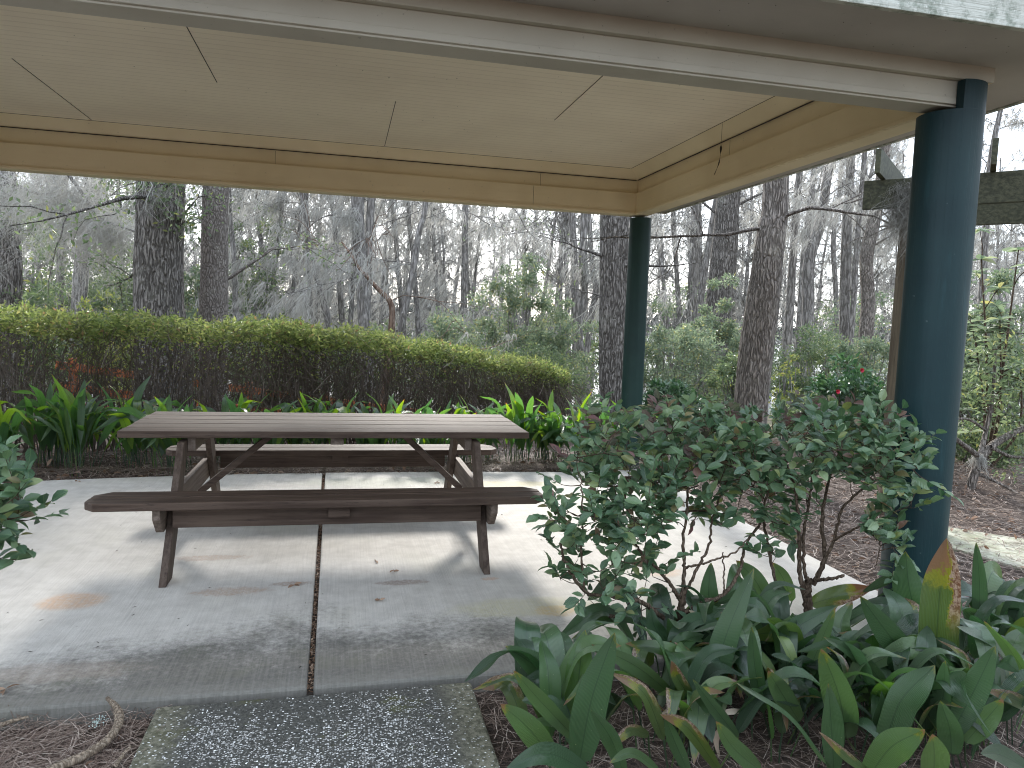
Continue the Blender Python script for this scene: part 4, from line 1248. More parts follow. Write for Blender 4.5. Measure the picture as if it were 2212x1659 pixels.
# ------------------------------------------------------------------ hedge
hd = [(-7.5, 8.3, 1.40), (-5.2, 8.45, 1.40), (-3.42, 8.6, 1.385), (-2.17, 8.8, 1.345), (-0.9, 9.0, 1.33), (-0.22, 9.2, 1.29), (0.7, 9.6, 1.19), (1.6, 10.0, 1.05), (2.6, 10.45, .89), (3.35, 10.8, 0.76)]
hp = smooth_path(np.array(hd), 200)
hedge = empty('hedge', (-2, 8.8, -.06), 'long trimmed azalea hedge with yellow-green top and bare twiggy sides behind the cast-iron plants', 'hedge')
shoot = MB()
r = np.random.default_rng(77)
def hedge_pts(n, zlo, zhi, ybias=0.0):
    i = r.random(n) * 198
    k = i.astype(int); f = (i - k)[:, None]
    c = hp[k] * (1 - f) + hp[k + 1] * f
    lat = r.uniform(-.5, .5, n)
    z = c[:, 2] - .0
    bumpy = .025 * np.sin(c[:, 0] * 5.3) + .02 * np.sin(c[:, 0] * 11 + 1) + .02 * np.sin(c[:, 0] * 23 + lat * 8)
    zz = zlo + (zhi - zlo) * r.random(n)
    P = np.stack([c[:, 0] + lat * .1, c[:, 1] + lat * 1.05 + .1 * np.sin(c[:, 0] * 3.1 + zz * 3) * (lat < 0), (z + .06) * zz - .06 + bumpy * zz], -1)
    return P, lat, zz
fm = MB()
P, lat, zz = hedge_pts(30000, .84, 1.0)
P[:, 2] -= np.clip(np.abs(lat) - .40, 0, 1) * .8
P[:, 2] += (r.random(len(P)) ** 8) * .06
D = unit(r.normal(size=P.shape) * [1, 1, .5] + [0, 0, .55])
leaves(fm, P, D, unit(r.normal(size=P.shape) * .7 + [0, 0, 1]), r.uniform(.04, .085, len(P)), .026, T_QUAD)
P, lat, zz = hedge_pts(11000, .60, .88)
P = P[(np.abs(lat) > .25) & (r.random(len(P)) < (zz - .45) * 2.3)]
leaves(fm, P, rdir(len(P), r), rdir(len(P), r), r.uniform(.03, .05, len(P)), .02, T_QUAD)
fm.build('foliage', M['leaf_hedge'], hedge)
fm = MB()
P, lat, zz = hedge_pts(9000, .35, .85)
leaves(fm, P, rdir(len(P), r), rdir(len(P), r), r.uniform(.02, .045, len(P)), .016, T_QUAD)
o_ = fm.build('foliage', M['leaf_hedge_low'], hedge); o_['label'] = 'sparse dull brownish leaves inside the hedge'
P, lat, zz = hedge_pts(260, .96, 1.0)          # stray shoots above the clipped line
for p in P:
    d_ = unit(np.array([r.normal() * .35, r.normal() * .35, 1.0])); L_ = r.uniform(.04, .13)
    q_ = p + d_ * L_ * np.linspace(.1, 1, 7)[:, None]
    leaves(shoot, q_, unit(rdir(7, r) + d_ * .6), rdir(7, r) + [0, 0, .6], r.uniform(.03, .06, 7), .018, T_QUAD)
shoot.build('shoots', M['leaf_hedge'], hedge)
sm = MB()
P, lat, zz = hedge_pts(4200, .45, .97)
for p in P:
    g_ = np.array([p[0] + r.normal() * .22, p[1] + r.normal() * .12, float(gz(p[0], p[1]))])
    if r.random() < .72: g_ = p + np.array([r.normal() * .28, r.normal() * .15, -r.uniform(.15, .5)])
    m1 = (g_ + p) / 2 + r.normal(size=3) * .05
    tube(sm, smooth_path([g_, m1, p], 6), np.linspace(.0085 if g_[2] < .1 else .0045, .002, 6), 3)
sm.build('branches', M['twig'], hedge)

# red rail fence behind the hedge
fen = empty('rail_fence', (-1.3, 11.9, -.5), 'low red-stained wooden rail fence glimpsed through the bottom of the hedge', 'fence')
fa, fb = at(120, 788, 11.6), at(1010, 905, 13.2)
mb = MB()
for dz in (0.0, -0.30, -0.56):
    mb2 = MB(); beam(mb2, fa + [0, 0, dz], fb + [0, 0, dz], .04, .11); mb2.build('rail', M['red_rail'], fen)
for k in np.linspace(0.03, .97, 6):
    p = fa * (1 - k) + fb * k
    mb2 = MB(); box(mb2, p[0] - .05, p[0] + .05, p[1] + .03, p[1] + .13, -1.2, p[2] + .12); mb2.build('post', M['red_rail'], fen)

# ------------------------------------------------------------------ aspidistra
def blade(mb, pts, w, nrm, r, n=13, fold=.22, across=5, wave=.05):
    """pts: base, mid, tip; w: greatest width; nrm: about where the face looks"""
    path = smooth_path(pts, n)
    T = unit(np.gradient(path, axis=0))
    Sd = unit(np.cross(T, np.asarray(nrm)[None]))
    U = np.cross(Sd, T)
    s_ = np.linspace(0, 1, n)
    prof = np.clip(np.sin(PI * np.clip(s_ * .93 + .07, 0, 1) ** .85), 0, 1) ** .72
    prof[-1] = .0; prof[0] = max(prof[0] * .35, .06)
    c = np.linspace(-1, 1, across)
    ph = r.uniform(0, 6.28)
    hw = prof * w / 2
    V = path[:, None] + Sd[:, None] * (c[None] * hw[:, None])[:, :, None] \
        + U[:, None] * ((np.abs(c)[None] * fold * hw[:, None]) + wave * w * np.sin(s_[:, None] * 9 + ph + c[None] * 1.3) * np.abs(c)[None] * prof[:, None])[:, :, None]
    i = (np.arange(n - 1)[:, None] * across + np.arange(across - 1)[None]).ravel()
    F = np.stack([i, i + 1, i + across + 1, i + across], -1)
    uv = np.stack([np.broadcast_to((c * .5 + .5)[None], (n, across)), np.broadcast_to(s_[:, None], (n, across))], -1)
    mb.add(V.reshape(-1, 3), F, uv.reshape(-1, 2))
def clump(c, n, hgt, r, mb, pm, spread=.28, wid=.085, lo=.1, hi=.75, ns=9, ac=3):
    for i in range(n):
        a = r.uniform(0, 2 * PI)
        b0 = c + np.array([r.normal() * .07, r.normal() * .07, 0])
        L = hgt * r.uniform(.65, 1.15)
        out = np.array([math.cos(a), math.sin(a), 0])
        lean = r.uniform(lo, hi)
        pt = .28 * L
        p1 = b0 + out * lean * pt * .5 + [0, 0, pt]
        mid = p1 + out * lean * L * .38 + np.array([0, 0, L * .42 * (1 - lean * .25)])
        tip = mid + out * (lean * .8 + .15) * L * .5 + np.array([0, 0, L * (.35 - lean * .75)])
        tube(pm, [b0 - [0, 0, .03], p1], [.0035, .003], 4)
        nrm = unit(-out * .6 + np.array([0, 0, .6]) + r.normal(size=3) * .25)
        blade(mb, [p1, mid, tip], wid * r.uniform(.7, 1.15), nrm, r, n=ns, across=ac)
# back row between patio and hedge
r = np.random.default_rng(21)
AG = 'cast-iron plants along the back of the patio'
for i in range(34):
    x = -4.3 + 7.5 * i / 33 + r.normal() * .08
    y = (7.42 + .0 * x if x > -1 else 7.42 + (x + 1) * .10) + r.uniform(-.05, .55)
    h_ = r.uniform(.66, .86) + (.06 if x < -1.6 else 0)
    c = np.array([x, y, float(gz(x, y))])
    o_ = empty('cast_iron_plant', c, 'leafy cast-iron plant clump in the row between patio and hedge', 'plant', AG)
    mb, pm = MB(), MB()
    clump(c, int(r.integers(20, 28)), h_, r, mb, pm, wid=.078)
    mb.build('leaves', M['blade_back'], o_, smooth=True); pm.build('stems', M['blade'], o_)

# foreground clumps: traced blades (image points in the close-up's scale) plus filler
def c6(x, y): return ((1500 + x / 1.4747) * .73733, (1150 + y / 1.4747) * .73733)
HERO = [ # base, mid, tip, width, kind, clump, dY tip
 ((290, 1600), (345, 1320), (445, 1035), 150, 0, 0, .02), ((250, 1320), (110, 1190), (-30, 1095), 115, 0, 0, .0),
 ((280, 1500), (120, 1330), (5, 1200), 75, 0, 0, -.1), ((190, 1600), (70, 1450), (-50, 1345), 110, 0, 0, -.08),
 ((330, 1640), (150, 1560), (-30, 1630), 95, 0, 0, -.12), ((310, 1330), (265, 1230), (255, 1125), 55, 0, 0, 0),
 ((290, 1450), (190, 1420), (60, 1425), 50, 0, 0, -.1), ((480, 1640), (430, 1500), (340, 1370), 85, 0, 0, -.05),
 ((650, 1020), (450, 970), (252, 1068), 58, 0, 1, 0), ((620, 1135), (400, 1090), (195, 1132), 42, 0, 1, 0),
 ((700, 1315), (540, 1185), (342, 1088), 78, 0, 1, -.05), ((860, 1225), (680, 1120), (490, 1085), 85, 0, 1, -.05),
 ((860, 1300), (925, 1050), (1046, 758), 112, 0, 2, .05), ((880, 1010), (850, 880), (860, 733), 85, 0, 2, .1),
 ((1130, 960), (1050, 810), (968, 725), 85, 0, 2, .1), ((1210, 900), (1170, 800), (1122, 733), 62, 0, 2, .1),
 ((1085, 1380), (1050, 1190), (1035, 1012), 66, 0, 3, 0), ((1060, 1165), (1230, 1015), (1412, 918), 85, 0, 3, 0),
 ((1255, 1270), (1325, 1100), (1398, 925), 62, 0, 3, 0), ((1290, 915), (1420, 875), (1560, 842), 85, 1, 3, .05),
 ((1770, 1235), (1630, 1050), (1503, 878), 112, 0, 4, -.05), ((1780, 1070), (1720, 860), (1700, 685), 135, 0, 5, .1),
 ((1825, 1230), (1845, 900), (1878, 627), 170, 1, 5, 0), ((2020, 1030), (2020, 830), (2005, 645), 58, 0, 6, .05),
 ((1960, 980), (2040, 870), (2122, 815), 70, 0, 6, .1), ((1650, 1315), (1510, 1150), (1345, 1055), 62, 0, 4, -.05),
 ((1445, 1490), (1410, 1300), (1335, 1105), 140, 0, 4, 0), ((1375, 1620), (1200, 1390), (966, 1252), 120, 0, 7, -.1),
 ((655, 1500), (570, 1300), (430, 1213), 66, 1, 8, 0), ((790, 1350), (720, 1240), (688, 1158), 58, 1, 8, 0),
 ((975, 1490), (880, 1370), (780, 1238), 56, 0, 8, 0), ((590, 1480), (510, 1460), (412, 1552), 48, 1, 8, -.1),
 ((900, 1640), (760, 1450), (640, 1390), 60, 1, 8, -.05), ((760, 1640), (700, 1500), (660, 1400), 62, 0, 8, 0),
 ((1610, 1520), (1680, 1330), (1828, 1178), 175, 0, 9, 0), ((1830, 1450), (1865, 1300), (1872, 1158), 88, 0, 9, 0),
 ((1890, 1490), (2000, 1280), (2088, 1095), 112, 0, 10, 0), ((2230, 1260), (2080, 1090), (1920, 1010), 78, 0, 10, 0),
 ((2260, 1280), (2150, 1110), (2038, 985), 60, 0, 10, 0), ((1540, 1660), (1640, 1530), (1785, 1455), 150, 0, 9, -.1),
 ((1820, 1660), (1825, 1570), (1815, 1475), 120, 0, 9, -.1), ((1570, 1660), (1440, 1570), (1325, 1465), 46, 1, 7, -.1),
 ((1960, 1510), (2050, 1410), (2122, 1325), 92, 0, 10, 0), ((2260, 1650), (2120, 1570), (2025, 1560), 90, 0, 10, -.1),
 ((2260, 1370), (2160, 1320), (2050, 1285), 60, 1, 10, -.05), ((1390, 1640), (1380, 1450), (1365, 1255), 105, 0, 7, 0),
 ((1560, 1480), (1590, 1380), (1597, 1290), 50, 0, 9, 0), ((1900, 1560), (1890, 1450), (1850, 1330), 100, 0, 10, 0),
 ((1240, 1420), (1160, 1290), (1105, 1200), 90, 0, 3, 0), ((640, 1640), (520, 1560), (420, 1600), 50, 0, 8, -.1),
 ((1080, 1640), (960, 1540), (880, 1420), 90, 0, 7, -.1), ((2140, 1180), (2170, 1080), (2212, 1020), 80, 0, 6, .1),
 ((700, 1120), (620, 1020), (600, 930), 70, 0, 1, .1), ((1480, 1130), (1420, 1010), (1470, 900), 80, 0, 4, .15),
]
CL = {0: (200, 1560, 'leftmost foreground cast-iron plant, leaning over the shell path'), 1: (640, 1250, 'cast-iron plant at the foot of the left shrub with leaves lying on the patio'),
      2: (960, 1210, 'cast-iron plant with one tall upright blade under the shrubs'), 3: (1180, 1320, 'cast-iron plant with a pale narrow upright blade at the middle of the bed'),
      4: (1600, 1340, 'cast-iron plant with long arching blades just left of the nearest post'), 5: (1830, 1210, 'cast-iron plant with a tall brown-scarred blade in front of the nearest post'),
      6: (2040, 1130, 'cast-iron plant right of the nearest post beside the side path'), 7: (1260, 1640, 'cast-iron plant at the bottom middle with a broad pale blade'),
      8: (740, 1560, 'cast-iron plant with yellowed and withered blades near the shell path'), 9: (1680, 1580, 'cast-iron plant with the broadest glossy blades at the bottom right'),
      10: (2060, 1500, 'cast-iron plant cut off at the right edge of the photo')}
r = np.random.default_rng(33)
clumps = {}
for k, (x, y, lab) in CL.items():
    px, py = c6(x, y)
    c = atz(px, min(py + 25, 1640), -0.06)
    clumps[k] = (c, empty('cast_iron_plant', c, lab, 'plant', 'cast-iron plants in the foreground bed'))
fillers = {k: (MB(), MB()) for k in CL}
hero_mb = {k: MB() for k in CL}
for (b0, m0, t0, w_, kind, k, dy) in HERO:
    pb_, pm_, pt_ = c6(*b0), c6(*m0), c6(*t0)
    B = atz(pb_[0], pb_[1], 0.10)
    Yb = B[1]
    Mi = at(pm_[0], pm_[1], Yb - .03 + dy * .5); Ti = at(pt_[0], pt_[1], Yb - .06 + dy)
    if Ti[2] < .0: Ti[2] = .01
    wm = w_ * .5 / F_PX * fwd(Mi)
    tc_ = unit(np.array([-B[0], -B[1], 0.0])); sd_ = np.array([-tc_[1], tc_[0], 0.0])
    nrm = unit(tc_ + sd_ * r.normal() * (.1 if kind == 1 else .35) + np.array([0, 0, .75 + r.normal() * .35]))
    if kind == 1:
        mb = MB(); blade(mb, [B, Mi, Ti], wm, nrm, r, n=22, across=9, wave=.09)
        o_ = mb.build('leaf', M['blade_old'], clumps[k][1], smooth=True)
        o_['label'] = 'yellowed blade with torn brown patches'
    else:
        blade(hero_mb[k], [B, Mi, Ti], wm, nrm, r, n=20, across=9, wave=.06)
    c = clumps[k][0]
    foot = np.array([B[0] * .6 + c[0] * .4, B[1] * .6 + c[1] * .4, -.08])
    tube(fillers[k][1], smooth_path([foot, (foot + B) / 2 + r.normal(size=3) * .01, B], 5), .0035, 5)
for k in CL:
    c = clumps[k][0]
    n = {0: 11, 1: 10, 2: 12, 3: 16, 4: 13, 5: 10, 6: 13, 7: 11, 8: 14, 9: 11, 10: 14}[k]
    clump(c + [0, .05, 0], n, .54, r, hero_mb[k], fillers[k][1], wid=.10, lo=.3, hi=.9, ns=16, ac=7)
    clump(c + [r.uniform(.1, .2), .12, 0], 8, .42, r, hero_mb[k], fillers[k][1], wid=.09, lo=.35, hi=1.0, ns=14, ac=7)
    om, bm_ = MB(), MB()
    clump(c + [0, .0, 0], 3, .44, r, om, fillers[k][1], wid=.075, lo=.3, hi=.9, ns=16, ac=9)
    clump(c + [0, -.03, 0], 2, .46, r, bm_, fillers[k][1], wid=.09, lo=.1, hi=.6, ns=16, ac=7)
    om.build('damaged_leaves', M['blade_old'], clumps[k][1], smooth=True)
    bm_.build('young_leaves', M['blade_back'], clumps[k][1], smooth=True)
    hero_mb[k].build('leaves', M['blade'], clumps[k][1], smooth=True)
    fillers[k][1].build('stems', M['blade'], clumps[k][1], smooth=True)
# withered strips hanging on plant 8
mb = MB()
for (b0, m0, t0, w_) in (((840, 1340), (740, 1345), (635, 1392), 36), ((1000, 1375), (930, 1380), (850, 1400), 26), ((900, 1440), (880, 1500), (900, 1600), 30), ((1700, 950), (1740, 960), (1790, 945), 50), ((1690, 1060), (1720, 1075), (1765, 1085), 30), ((2070, 1470), (2080, 1500), (2060, 1560), 26)):
    P3 = [at(*c6(*q_), 2.30 if b0[1] > 1200 else 2.75) for q_ in (b0, m0, t0)]
    blade(mb, P3, w_ * .5 / F_PX * 2.4, (0, -1, .4), r, n=12, across=5, wave=.2, fold=.4)
tag(mb.build('withered_leaves', M['blade_dry'], smooth=True), 'pale withered leaf strips caught among the foreground blades', 'dry leaves', None, 'stuff')

# ------------------------------------------------------------------ the two clipped shrubs
def shrub(label, stems, ells, seed, lsize=.068, base_y=2.95):
    """stems: polylines (image pts, depth); ells: (cx, cy, rx, ry, y0, y1, clusters)"""
    r = np.random.default_rng(seed)
    first = stems[0][0]
    b_ = at(first[0], first[1], first[2])
    o_ = empty('shrub', (b_[0], b_[1], -.06), label, 'shrub', None)
    sm, fm, rm, tw = MB(), MB(), MB(), MB()
    nodes = []
    for st in stems:
        r0, r1 = st[-1]
        P = [at(x, y, d) for x, y, d in st[:-1]]
        if st is stems[0]: P = [np.array([P[0][0], P[0][1], -.1])] + P
        n_ = 8 * len(P)
        p = smooth_path(P, n_)
        p[2:-1] += r.normal(size=(n_ - 3, 3)) * .0025
        tube(sm, p, np.linspace(r0, r1, n_) * (1 + .12 * np.sin(np.arange(n_) * 1.9)), 8)
        nodes += list(p[n_ // 4:])
    for (cx_, cy_, rx, ry, y0, y1, nc, red) in ells:
        for _ in range(int(nc * .82)):
            a, q_ = r.uniform(0, 6.28), math.sqrt(r.random())
            px, py = cx_ + rx * q_ * math.cos(a), cy_ + ry * q_ * math.sin(a)
            c = at(px, py, r.uniform(y0, y1))
            N_ = np.array(nodes)
            dd = np.linalg.norm(N_ - c, axis=1) + .6 * np.clip(N_[:, 2] - c[2], 0, 9)
            s0 = N_[np.argmin(dd)]
            L = np.linalg.norm(c - s0)
            if L > .02:
                midp = s0 * .45 + c * .55 + r.normal(size=3) * .09 * L - [0, 0, .06 * L]
                p = smooth_path([s0, midp, c], 7)
                tube(sm if L > .12 else tw, p, np.linspace(min(.0055, .002 + L * .008), .0014, 7), 4)
                nodes += list(p[2::2])
                d_ = unit(c - midp)
            else:
                d_ = np.array([0, 0, 1.0])
            # a short twig with paired leaves
            d_ = unit(d_ + [0, 0, .35] + r.normal(size=3) * .35)
            tl_ = r.uniform(.06, .12)
            k = int(r.integers(5, 9))
            ts = np.linspace(.1, 1, k)[:, None]
            Pp = c + d_ * tl_ * ts
            sgn = np.where(np.arange(k) % 2 == 0, 1, -1)[:, None]
            sd_ = unit(np.cross(d_, [0, 0, 1.0]) + r.normal(size=3) * .3)
            D = unit(sgn * sd_ * .9 + d_ * .7 + r.normal(size=(k, 3)) * .28)
            Nn = unit(np.array([0, -.35, 1.0]) + r.normal(size=(k, 3)) * .38)
            sc_ = lsize * r.uniform(.65, 1.2, k)
            tube(tw, [c, c + d_ * tl_], [.0016, .0011], 3)
            leaves(rm if r.random() < red else fm, Pp, D, Nn, sc_, sc_ * .58, T_LEAF)
    sm.build('stems', M['stem'], o_, smooth=True)
    tw.build('twigs', M['stem'], o_, smooth=True)
    fm.build('foliage', M['leaf_shrub'], o_, smooth=True)
    if rm.n:
        x = rm.build('new_growth', M['leaf_red'], o_, smooth=True)
        x['label'] = 'reddish young leaves along the clipped top'
    return o_
def s6(*pts, r): return [(*c6(x, y), d) for x, y, d in pts] + [r]
shrub('multi-stemmed clipped green shrub overhanging the patio, left of the pair', [
    s6((715, 1080, 3.0), (728, 960, 3.0), (735, 880, 3.0), r=(.020, .016)),
    s6((730, 900, 3.0), (690, 840, 3.0), (640, 770, 3.0), (560, 700, 3.05), (520, 600, 3.1), (480, 400, 3.1), r=(.010, .004)),
    s6((735, 880, 3.0), (745, 760, 3.05), (740, 640, 3.1), (760, 400, 3.2), (740, 250, 3.3), r=(.010, .004)),
    s6((745, 950, 3.0), (830, 905, 2.98), (920, 870, 3.0), (985, 760, 3.05), (1010, 660, 3.1), (1090, 540, 3.2), r=(.012, .005)),
    s6((740, 880, 3.0), (790, 780, 3.0), (850, 660, 3.1), (870, 520, 3.2), (930, 380, 3.3), r=(.008, .004)),
    s6((700, 1020, 3.0), (600, 930, 2.95), (530, 895, 2.95), (400, 880, 2.95), (310, 855, 2.95), (235, 740, 2.95), (205, 650, 2.95), r=(.012, .005)),
    s6((310, 860, 2.95), (300, 700, 2.97), (305, 500, 3.0), (300, 380, 3.05), r=(.006, .003)),
    s6((530, 895, 2.95), (470, 960, 2.93), (420, 970, 2.9), r=(.007, .005)),
    s6((915, 880, 3.0), (915, 780, 3.0), (912, 690, 3.02), r=(.004, .003)),
    s6((770, 960, 3.0), (820, 1040, 3.02), (860, 1130, 3.0), r=(.007, .006)),
    s6((745, 760, 3.05), (850, 730, 3.0), (960, 690, 3.0), (1060, 590, 3.05), r=(.006, .003))], [
    (1440, 985, 215, 85, 3.0, 3.7, 150, .05), (1330, 1090, 150, 75, 2.85, 3.25, 75, .0), (1285, 1200, 85, 110, 2.85, 3.1, 36, 0), (1400, 1190, 100, 70, 2.85, 3.1, 24, 0),
    (1560, 1050, 130, 85, 3.0, 3.5, 70, .03), (1370, 1290, 60, 50, 2.85, 3.0, 10, 0), (1290, 1010, 70, 60, 3.0, 3.4, 26, .1), (1430, 925, 190, 38, 3.4, 3.95, 70, .45), (1500, 1380, 45, 22, 2.75, 2.9, 4, 0)], 501)
shrub('clipped green shrub with vase of upright stems beside the nearest post', [
    s6((1285, 1000, 3.1), (1275, 880, 3.1), (1280, 810, 3.1), r=(.026, .020)),
    s6((1270, 900, 3.1), (1245, 780, 3.1), (1238, 600, 3.12), (1225, 420, 3.2), (1180, 300, 3.3), r=(.013, .005)),
    s6((1285, 830, 3.1), (1262, 760, 3.1), (1262, 600, 3.15), (1290, 430, 3.25), (1300, 280, 3.3), r=(.010, .004)),
    s6((1300, 830, 3.1), (1350, 720, 3.08), (1340, 560, 3.1), (1360, 420, 3.2), (1400, 300, 3.3), r=(.013, .005)),
    s6((1320, 790, 3.08), (1390, 640, 3.05), (1430, 500, 3.1), (1540, 400, 3.15), (1650, 330, 3.15), r=(.009, .004)),
    s6((1310, 812, 3.08), (1370, 805, 3.0), (1437, 792, 2.95), r=(.009, .007)),
    s6((1185, 990, 3.1), (1130, 790, 3.1), (1100, 620, 3.15), (1085, 520, 3.2), (1120, 380, 3.3), r=(.009, .005)),
    s6((1390, 640, 3.05), (1500, 580, 2.95), (1600, 560, 2.95), (1640, 520, 2.9), r=(.006, .003)),
    s6((1600, 560, 2.95), (1590, 660, 2.9), (1570, 760, 2.9), r=(.004, .002))], [
    (1720, 985, 215, 75, 3.0, 3.6, 150, .05), (1890, 985, 105, 70, 2.85, 3.1, 60, 0), (1950, 1040, 60, 45, 2.75, 2.95, 16, 0), (1700, 1090, 110, 50, 3.0, 3.4, 26, 0),
    (1680, 1160, 55, 60, 3.0, 3.2, 12, 0), (1930, 1120, 60, 80, 2.8, 2.95, 22, 0), (1900, 1190, 45, 40, 2.8, 2.95, 5, 0), (1690, 915, 210, 32, 3.5, 4.1, 80, .55), (1880, 930, 80, 26, 3.0, 3.3, 24, .2)], 502)
shrub('clipped shrub poking in at the left edge over the patio', [
    [(-140, 1330, 2.75), (-130, 1230, 2.75), (-90, 1130, 2.75), (-20, 1070, 2.8), (20, 1040, 2.8), (.016, .005)],
    [(-110, 1180, 2.75), (-60, 1140, 2.75), (30, 1120, 2.7), (.008, .003)]], [
    (-10, 1090, 75, 75, 2.55, 2.9, 46, .02), (-70, 1080, 90, 110, 2.6, 3.0, 50, 0), (0, 1190, 28, 40, 2.6, 2.8, 9, 0)], 503, .058)

# ------------------------------------------------------------------ litter on the ground
def needles(n, region, zf, seed, name, label, L=(.05, .15), w=.0011):
    r = np.random.default_rng(seed)
    P = region(n, r)
    P[:, 2] = zf(P[:, 0], P[:, 1]) + r.uniform(.003, .03, len(P))
    a = r.uniform(0, 2 * PI, len(P))
    ln = r.uniform(*L, len(P))
    D = np.stack([np.cos(a), np.sin(a), r.normal(size=len(P)) * .12], -1)
    bend = np.stack([-np.sin(a), np.cos(a), np.zeros(len(P))], -1) * (r.normal(size=len(P)) * .12 * ln)[:, None]
    p0_, p2_ = P, P + D * ln[:, None]
    p1_ = (p0_ + p2_) / 2 + bend
    up = np.array([0, 0, 1.0])
    sd_ = unit(np.cross(D, up)) * w
    V = np.stack([p0_ - sd_, p0_ + sd_, p1_ - sd_, p1_ + sd_, p2_ - sd_, p2_ + sd_], 1).reshape(-1, 3)
    b = (np.arange(len(P)) * 6)[:, None, None]
    mb = MB().add(V, (b + np.array([[0, 1, 3, 2], [2, 3, 5, 4]])[None]).reshape(-1, 4))
    return tag(mb.build(name, M['needle']), label, 'pine straw', None, 'stuff')
def rect(x0, x1, y0, y1):
    return lambda n, r: np.stack([r.uniform(x0, x1, n), r.uniform(y0, y1, n), np.zeros(n)], -1)
gflat = lambda x, y: gz(x, y)
needles(15000, rect(-2.2, -.665, 1.4, 2.885), gflat, 1, 'pine_straw', 'brown pine needles covering the bed left of the shell path')
needles(9000, rect(.57, 3.4, 1.2, 2.90), gflat, 2, 'pine_straw', 'dark needle mulch under the foreground plants')
def backbed(n, r):
    x = r.uniform(-5, 3.2, n); t_ = r.random(n)
    y0 = np.interp(x, [-4, -3, -2.3, -1.6, -.9, 1, 3], [6.42, 6.68, 6.84, 6.93, 7.0, 7.05, 7.05])
    return np.stack([x, y0 + t_ ** 1.3 * 1.5, np.zeros(n)], -1)
needles(24000, backbed, lambda x, y: gz(x, y) + .02 + .05 * np.exp(-((y - 7.15) / .16) ** 2) * (.5 + .5 * np.sin(x * 5) ** 2), 3, 'pine_straw', 'ridge of reddish pine needles along the back edge of the patio', w=.0022)
needles(26000, rect(3.08, 8, 3.2, 8.4), lambda x, y: gz(x, y) + .005, 4, 'pine_straw', 'pale pine needle mulch around the side path', w=.0022)
def litter(n, region, zf, seed, label, size=(.03, .09), mat='leaf_brown'):
    r = np.random.default_rng(seed)
    P = region(n, r); P[:, 2] = zf(P[:, 0], P[:, 1]) + r.uniform(.004, .03, n)
    D = rdir(n, r) * [1, 1, .25]
    mb = MB(); s_ = r.uniform(*size, n)
    leaves(mb, P, D, unit(r.normal(size=(n, 3)) * .4 + [0, 0, 1]), s_, s_ * .45, T_LEAF)
    return tag(mb.build('leaf_litter', M[mat]), label, 'fallen leaves', None, 'stuff')
litter(60, rect(-2.0, -.68, 1.6, 2.87), gflat, 11, 'scattered tan leaves on the needle bed left of the shell path', (.02, .05))
litter(900, backbed, lambda x, y: gz(x, y) + .03, 12, 'brown leaves under the row of cast-iron plants')
litter(3800, rect(3.1, 9, 3.0, 9.5), gflat, 13, 'brown leaves on the mulch beyond the side path', (.025, .065))
litter(2500, rect(-8, 10, 8, 18), gflat, 14, 'brown leaf carpet in the woods behind the hedge', (.05, .1))
# debris packed in the seam between the slabs
r = np.random.default_rng(15)
n = 1500
y = r.uniform(2.93, 7.0, n)
P = np.stack([-.100 - (y - 2.9) * .0115 + r.normal(size=n) * .007, y, r.uniform(-.032, -.012, n)], -1)
mb = MB(); leaves(mb, P, rdir(n, r) * [1, 1, .3], unit(r.normal(size=(n, 3)) * .6 + [0, 0, 1]), r.uniform(.008, .022, n), .008, T_QUAD)
tag(mb.build('seam_debris', M['leaf_brown']), 'crumbled leaves packed in the seam between the two patio slabs', 'debris', None, 'stuff')
V = [(-.118, 2.93, -.035), (-.08, 2.93, -.035), (-.125, 7.02, -.035), (-.168, 7.02, -.035)]
tag(MB().add(V, [(0, 1, 2, 3)]).build('seam_soil', M['debris']), 'dark soil in the seam between the patio slabs', 'soil', None, 'stuff')
r = np.random.default_rng(151)
n = 21000
x = r.uniform(-.62, .51, n); y = r.uniform(1.3, 2.88, n)
nz = np.sin(x * 9 + 1.3 * np.sin(y * 7)) + np.sin(y * 13 + 2 * np.sin(x * 5 + 1)) + .7 * np.sin(x * 31 + y * 17) + .6 * np.sin(y * 41 - x * 23)
dens = np.clip(.42 + .28 * nz, .03, 1) * np.clip((.52 - np.abs(x + .06)) / .16, .10, 1) * np.clip((2.92 - y) / .3, .15, 1)
k = r.random(n) < dens
P = np.stack([x, y, np.full(n, -.0125)], -1)[k]
m_ = len(P)
mb = MB(); leaves(mb, P, rdir(m_, r) * [1, 1, .12], unit(r.normal(size=(m_, 3)) * .22 + [0, 0, 1]), r.uniform(.004, .0135, m_) , r.uniform(.003, .008, m_), T_QUAD)
tag(mb.build('shell_bits', M['shell_bit']), 'broken oyster shell bedded in the dark path at the bottom', 'shells', None, 'stuff')
# small fallen leaves and twigs on the patio, each a thing
SL = [(852, 1233, .045, 'dark curled leaf on the patio right of the seam, nearest the bench shadow'), (635, 1265, .05, 'dark torn leaf on the patio left of the seam'),
      (942, 1043, .05, 'curled brown leaf at the back of the patio under the table'), (812, 1212, .04, 'tiny dark leaf close to the foot of the left leg'),
      (168, 1040, .035, 'dark leaf at the back left of the patio'), (820, 1298, .035, 'small brown leaf on the patio in front of the bench'), (12, 1490, .06, 'flat brown leaf at the left edge of the patio')]
for i, (px, py, s_, lab) in enumerate(SL):
    c = atz(px, py, .004)
    r = np.random.default_rng(900 + i)
    mb = MB()
    D = rdir(3, r) * [1, 1, .2]
    leaves(mb, np.repeat(c[None], 3, 0) + [0, 0, .004], D, unit(r.normal(size=(3, 3)) * .5 + [0, 0, 1]), s_ * r.uniform(.6, 1, 3), s_ * .45, T_LEAF)
    tag(mb.build('fallen_leaf', M['leaf_brown']), lab, 'leaf', 'loose leaves on the patio')
r = np.random.default_rng(44)
n = 120
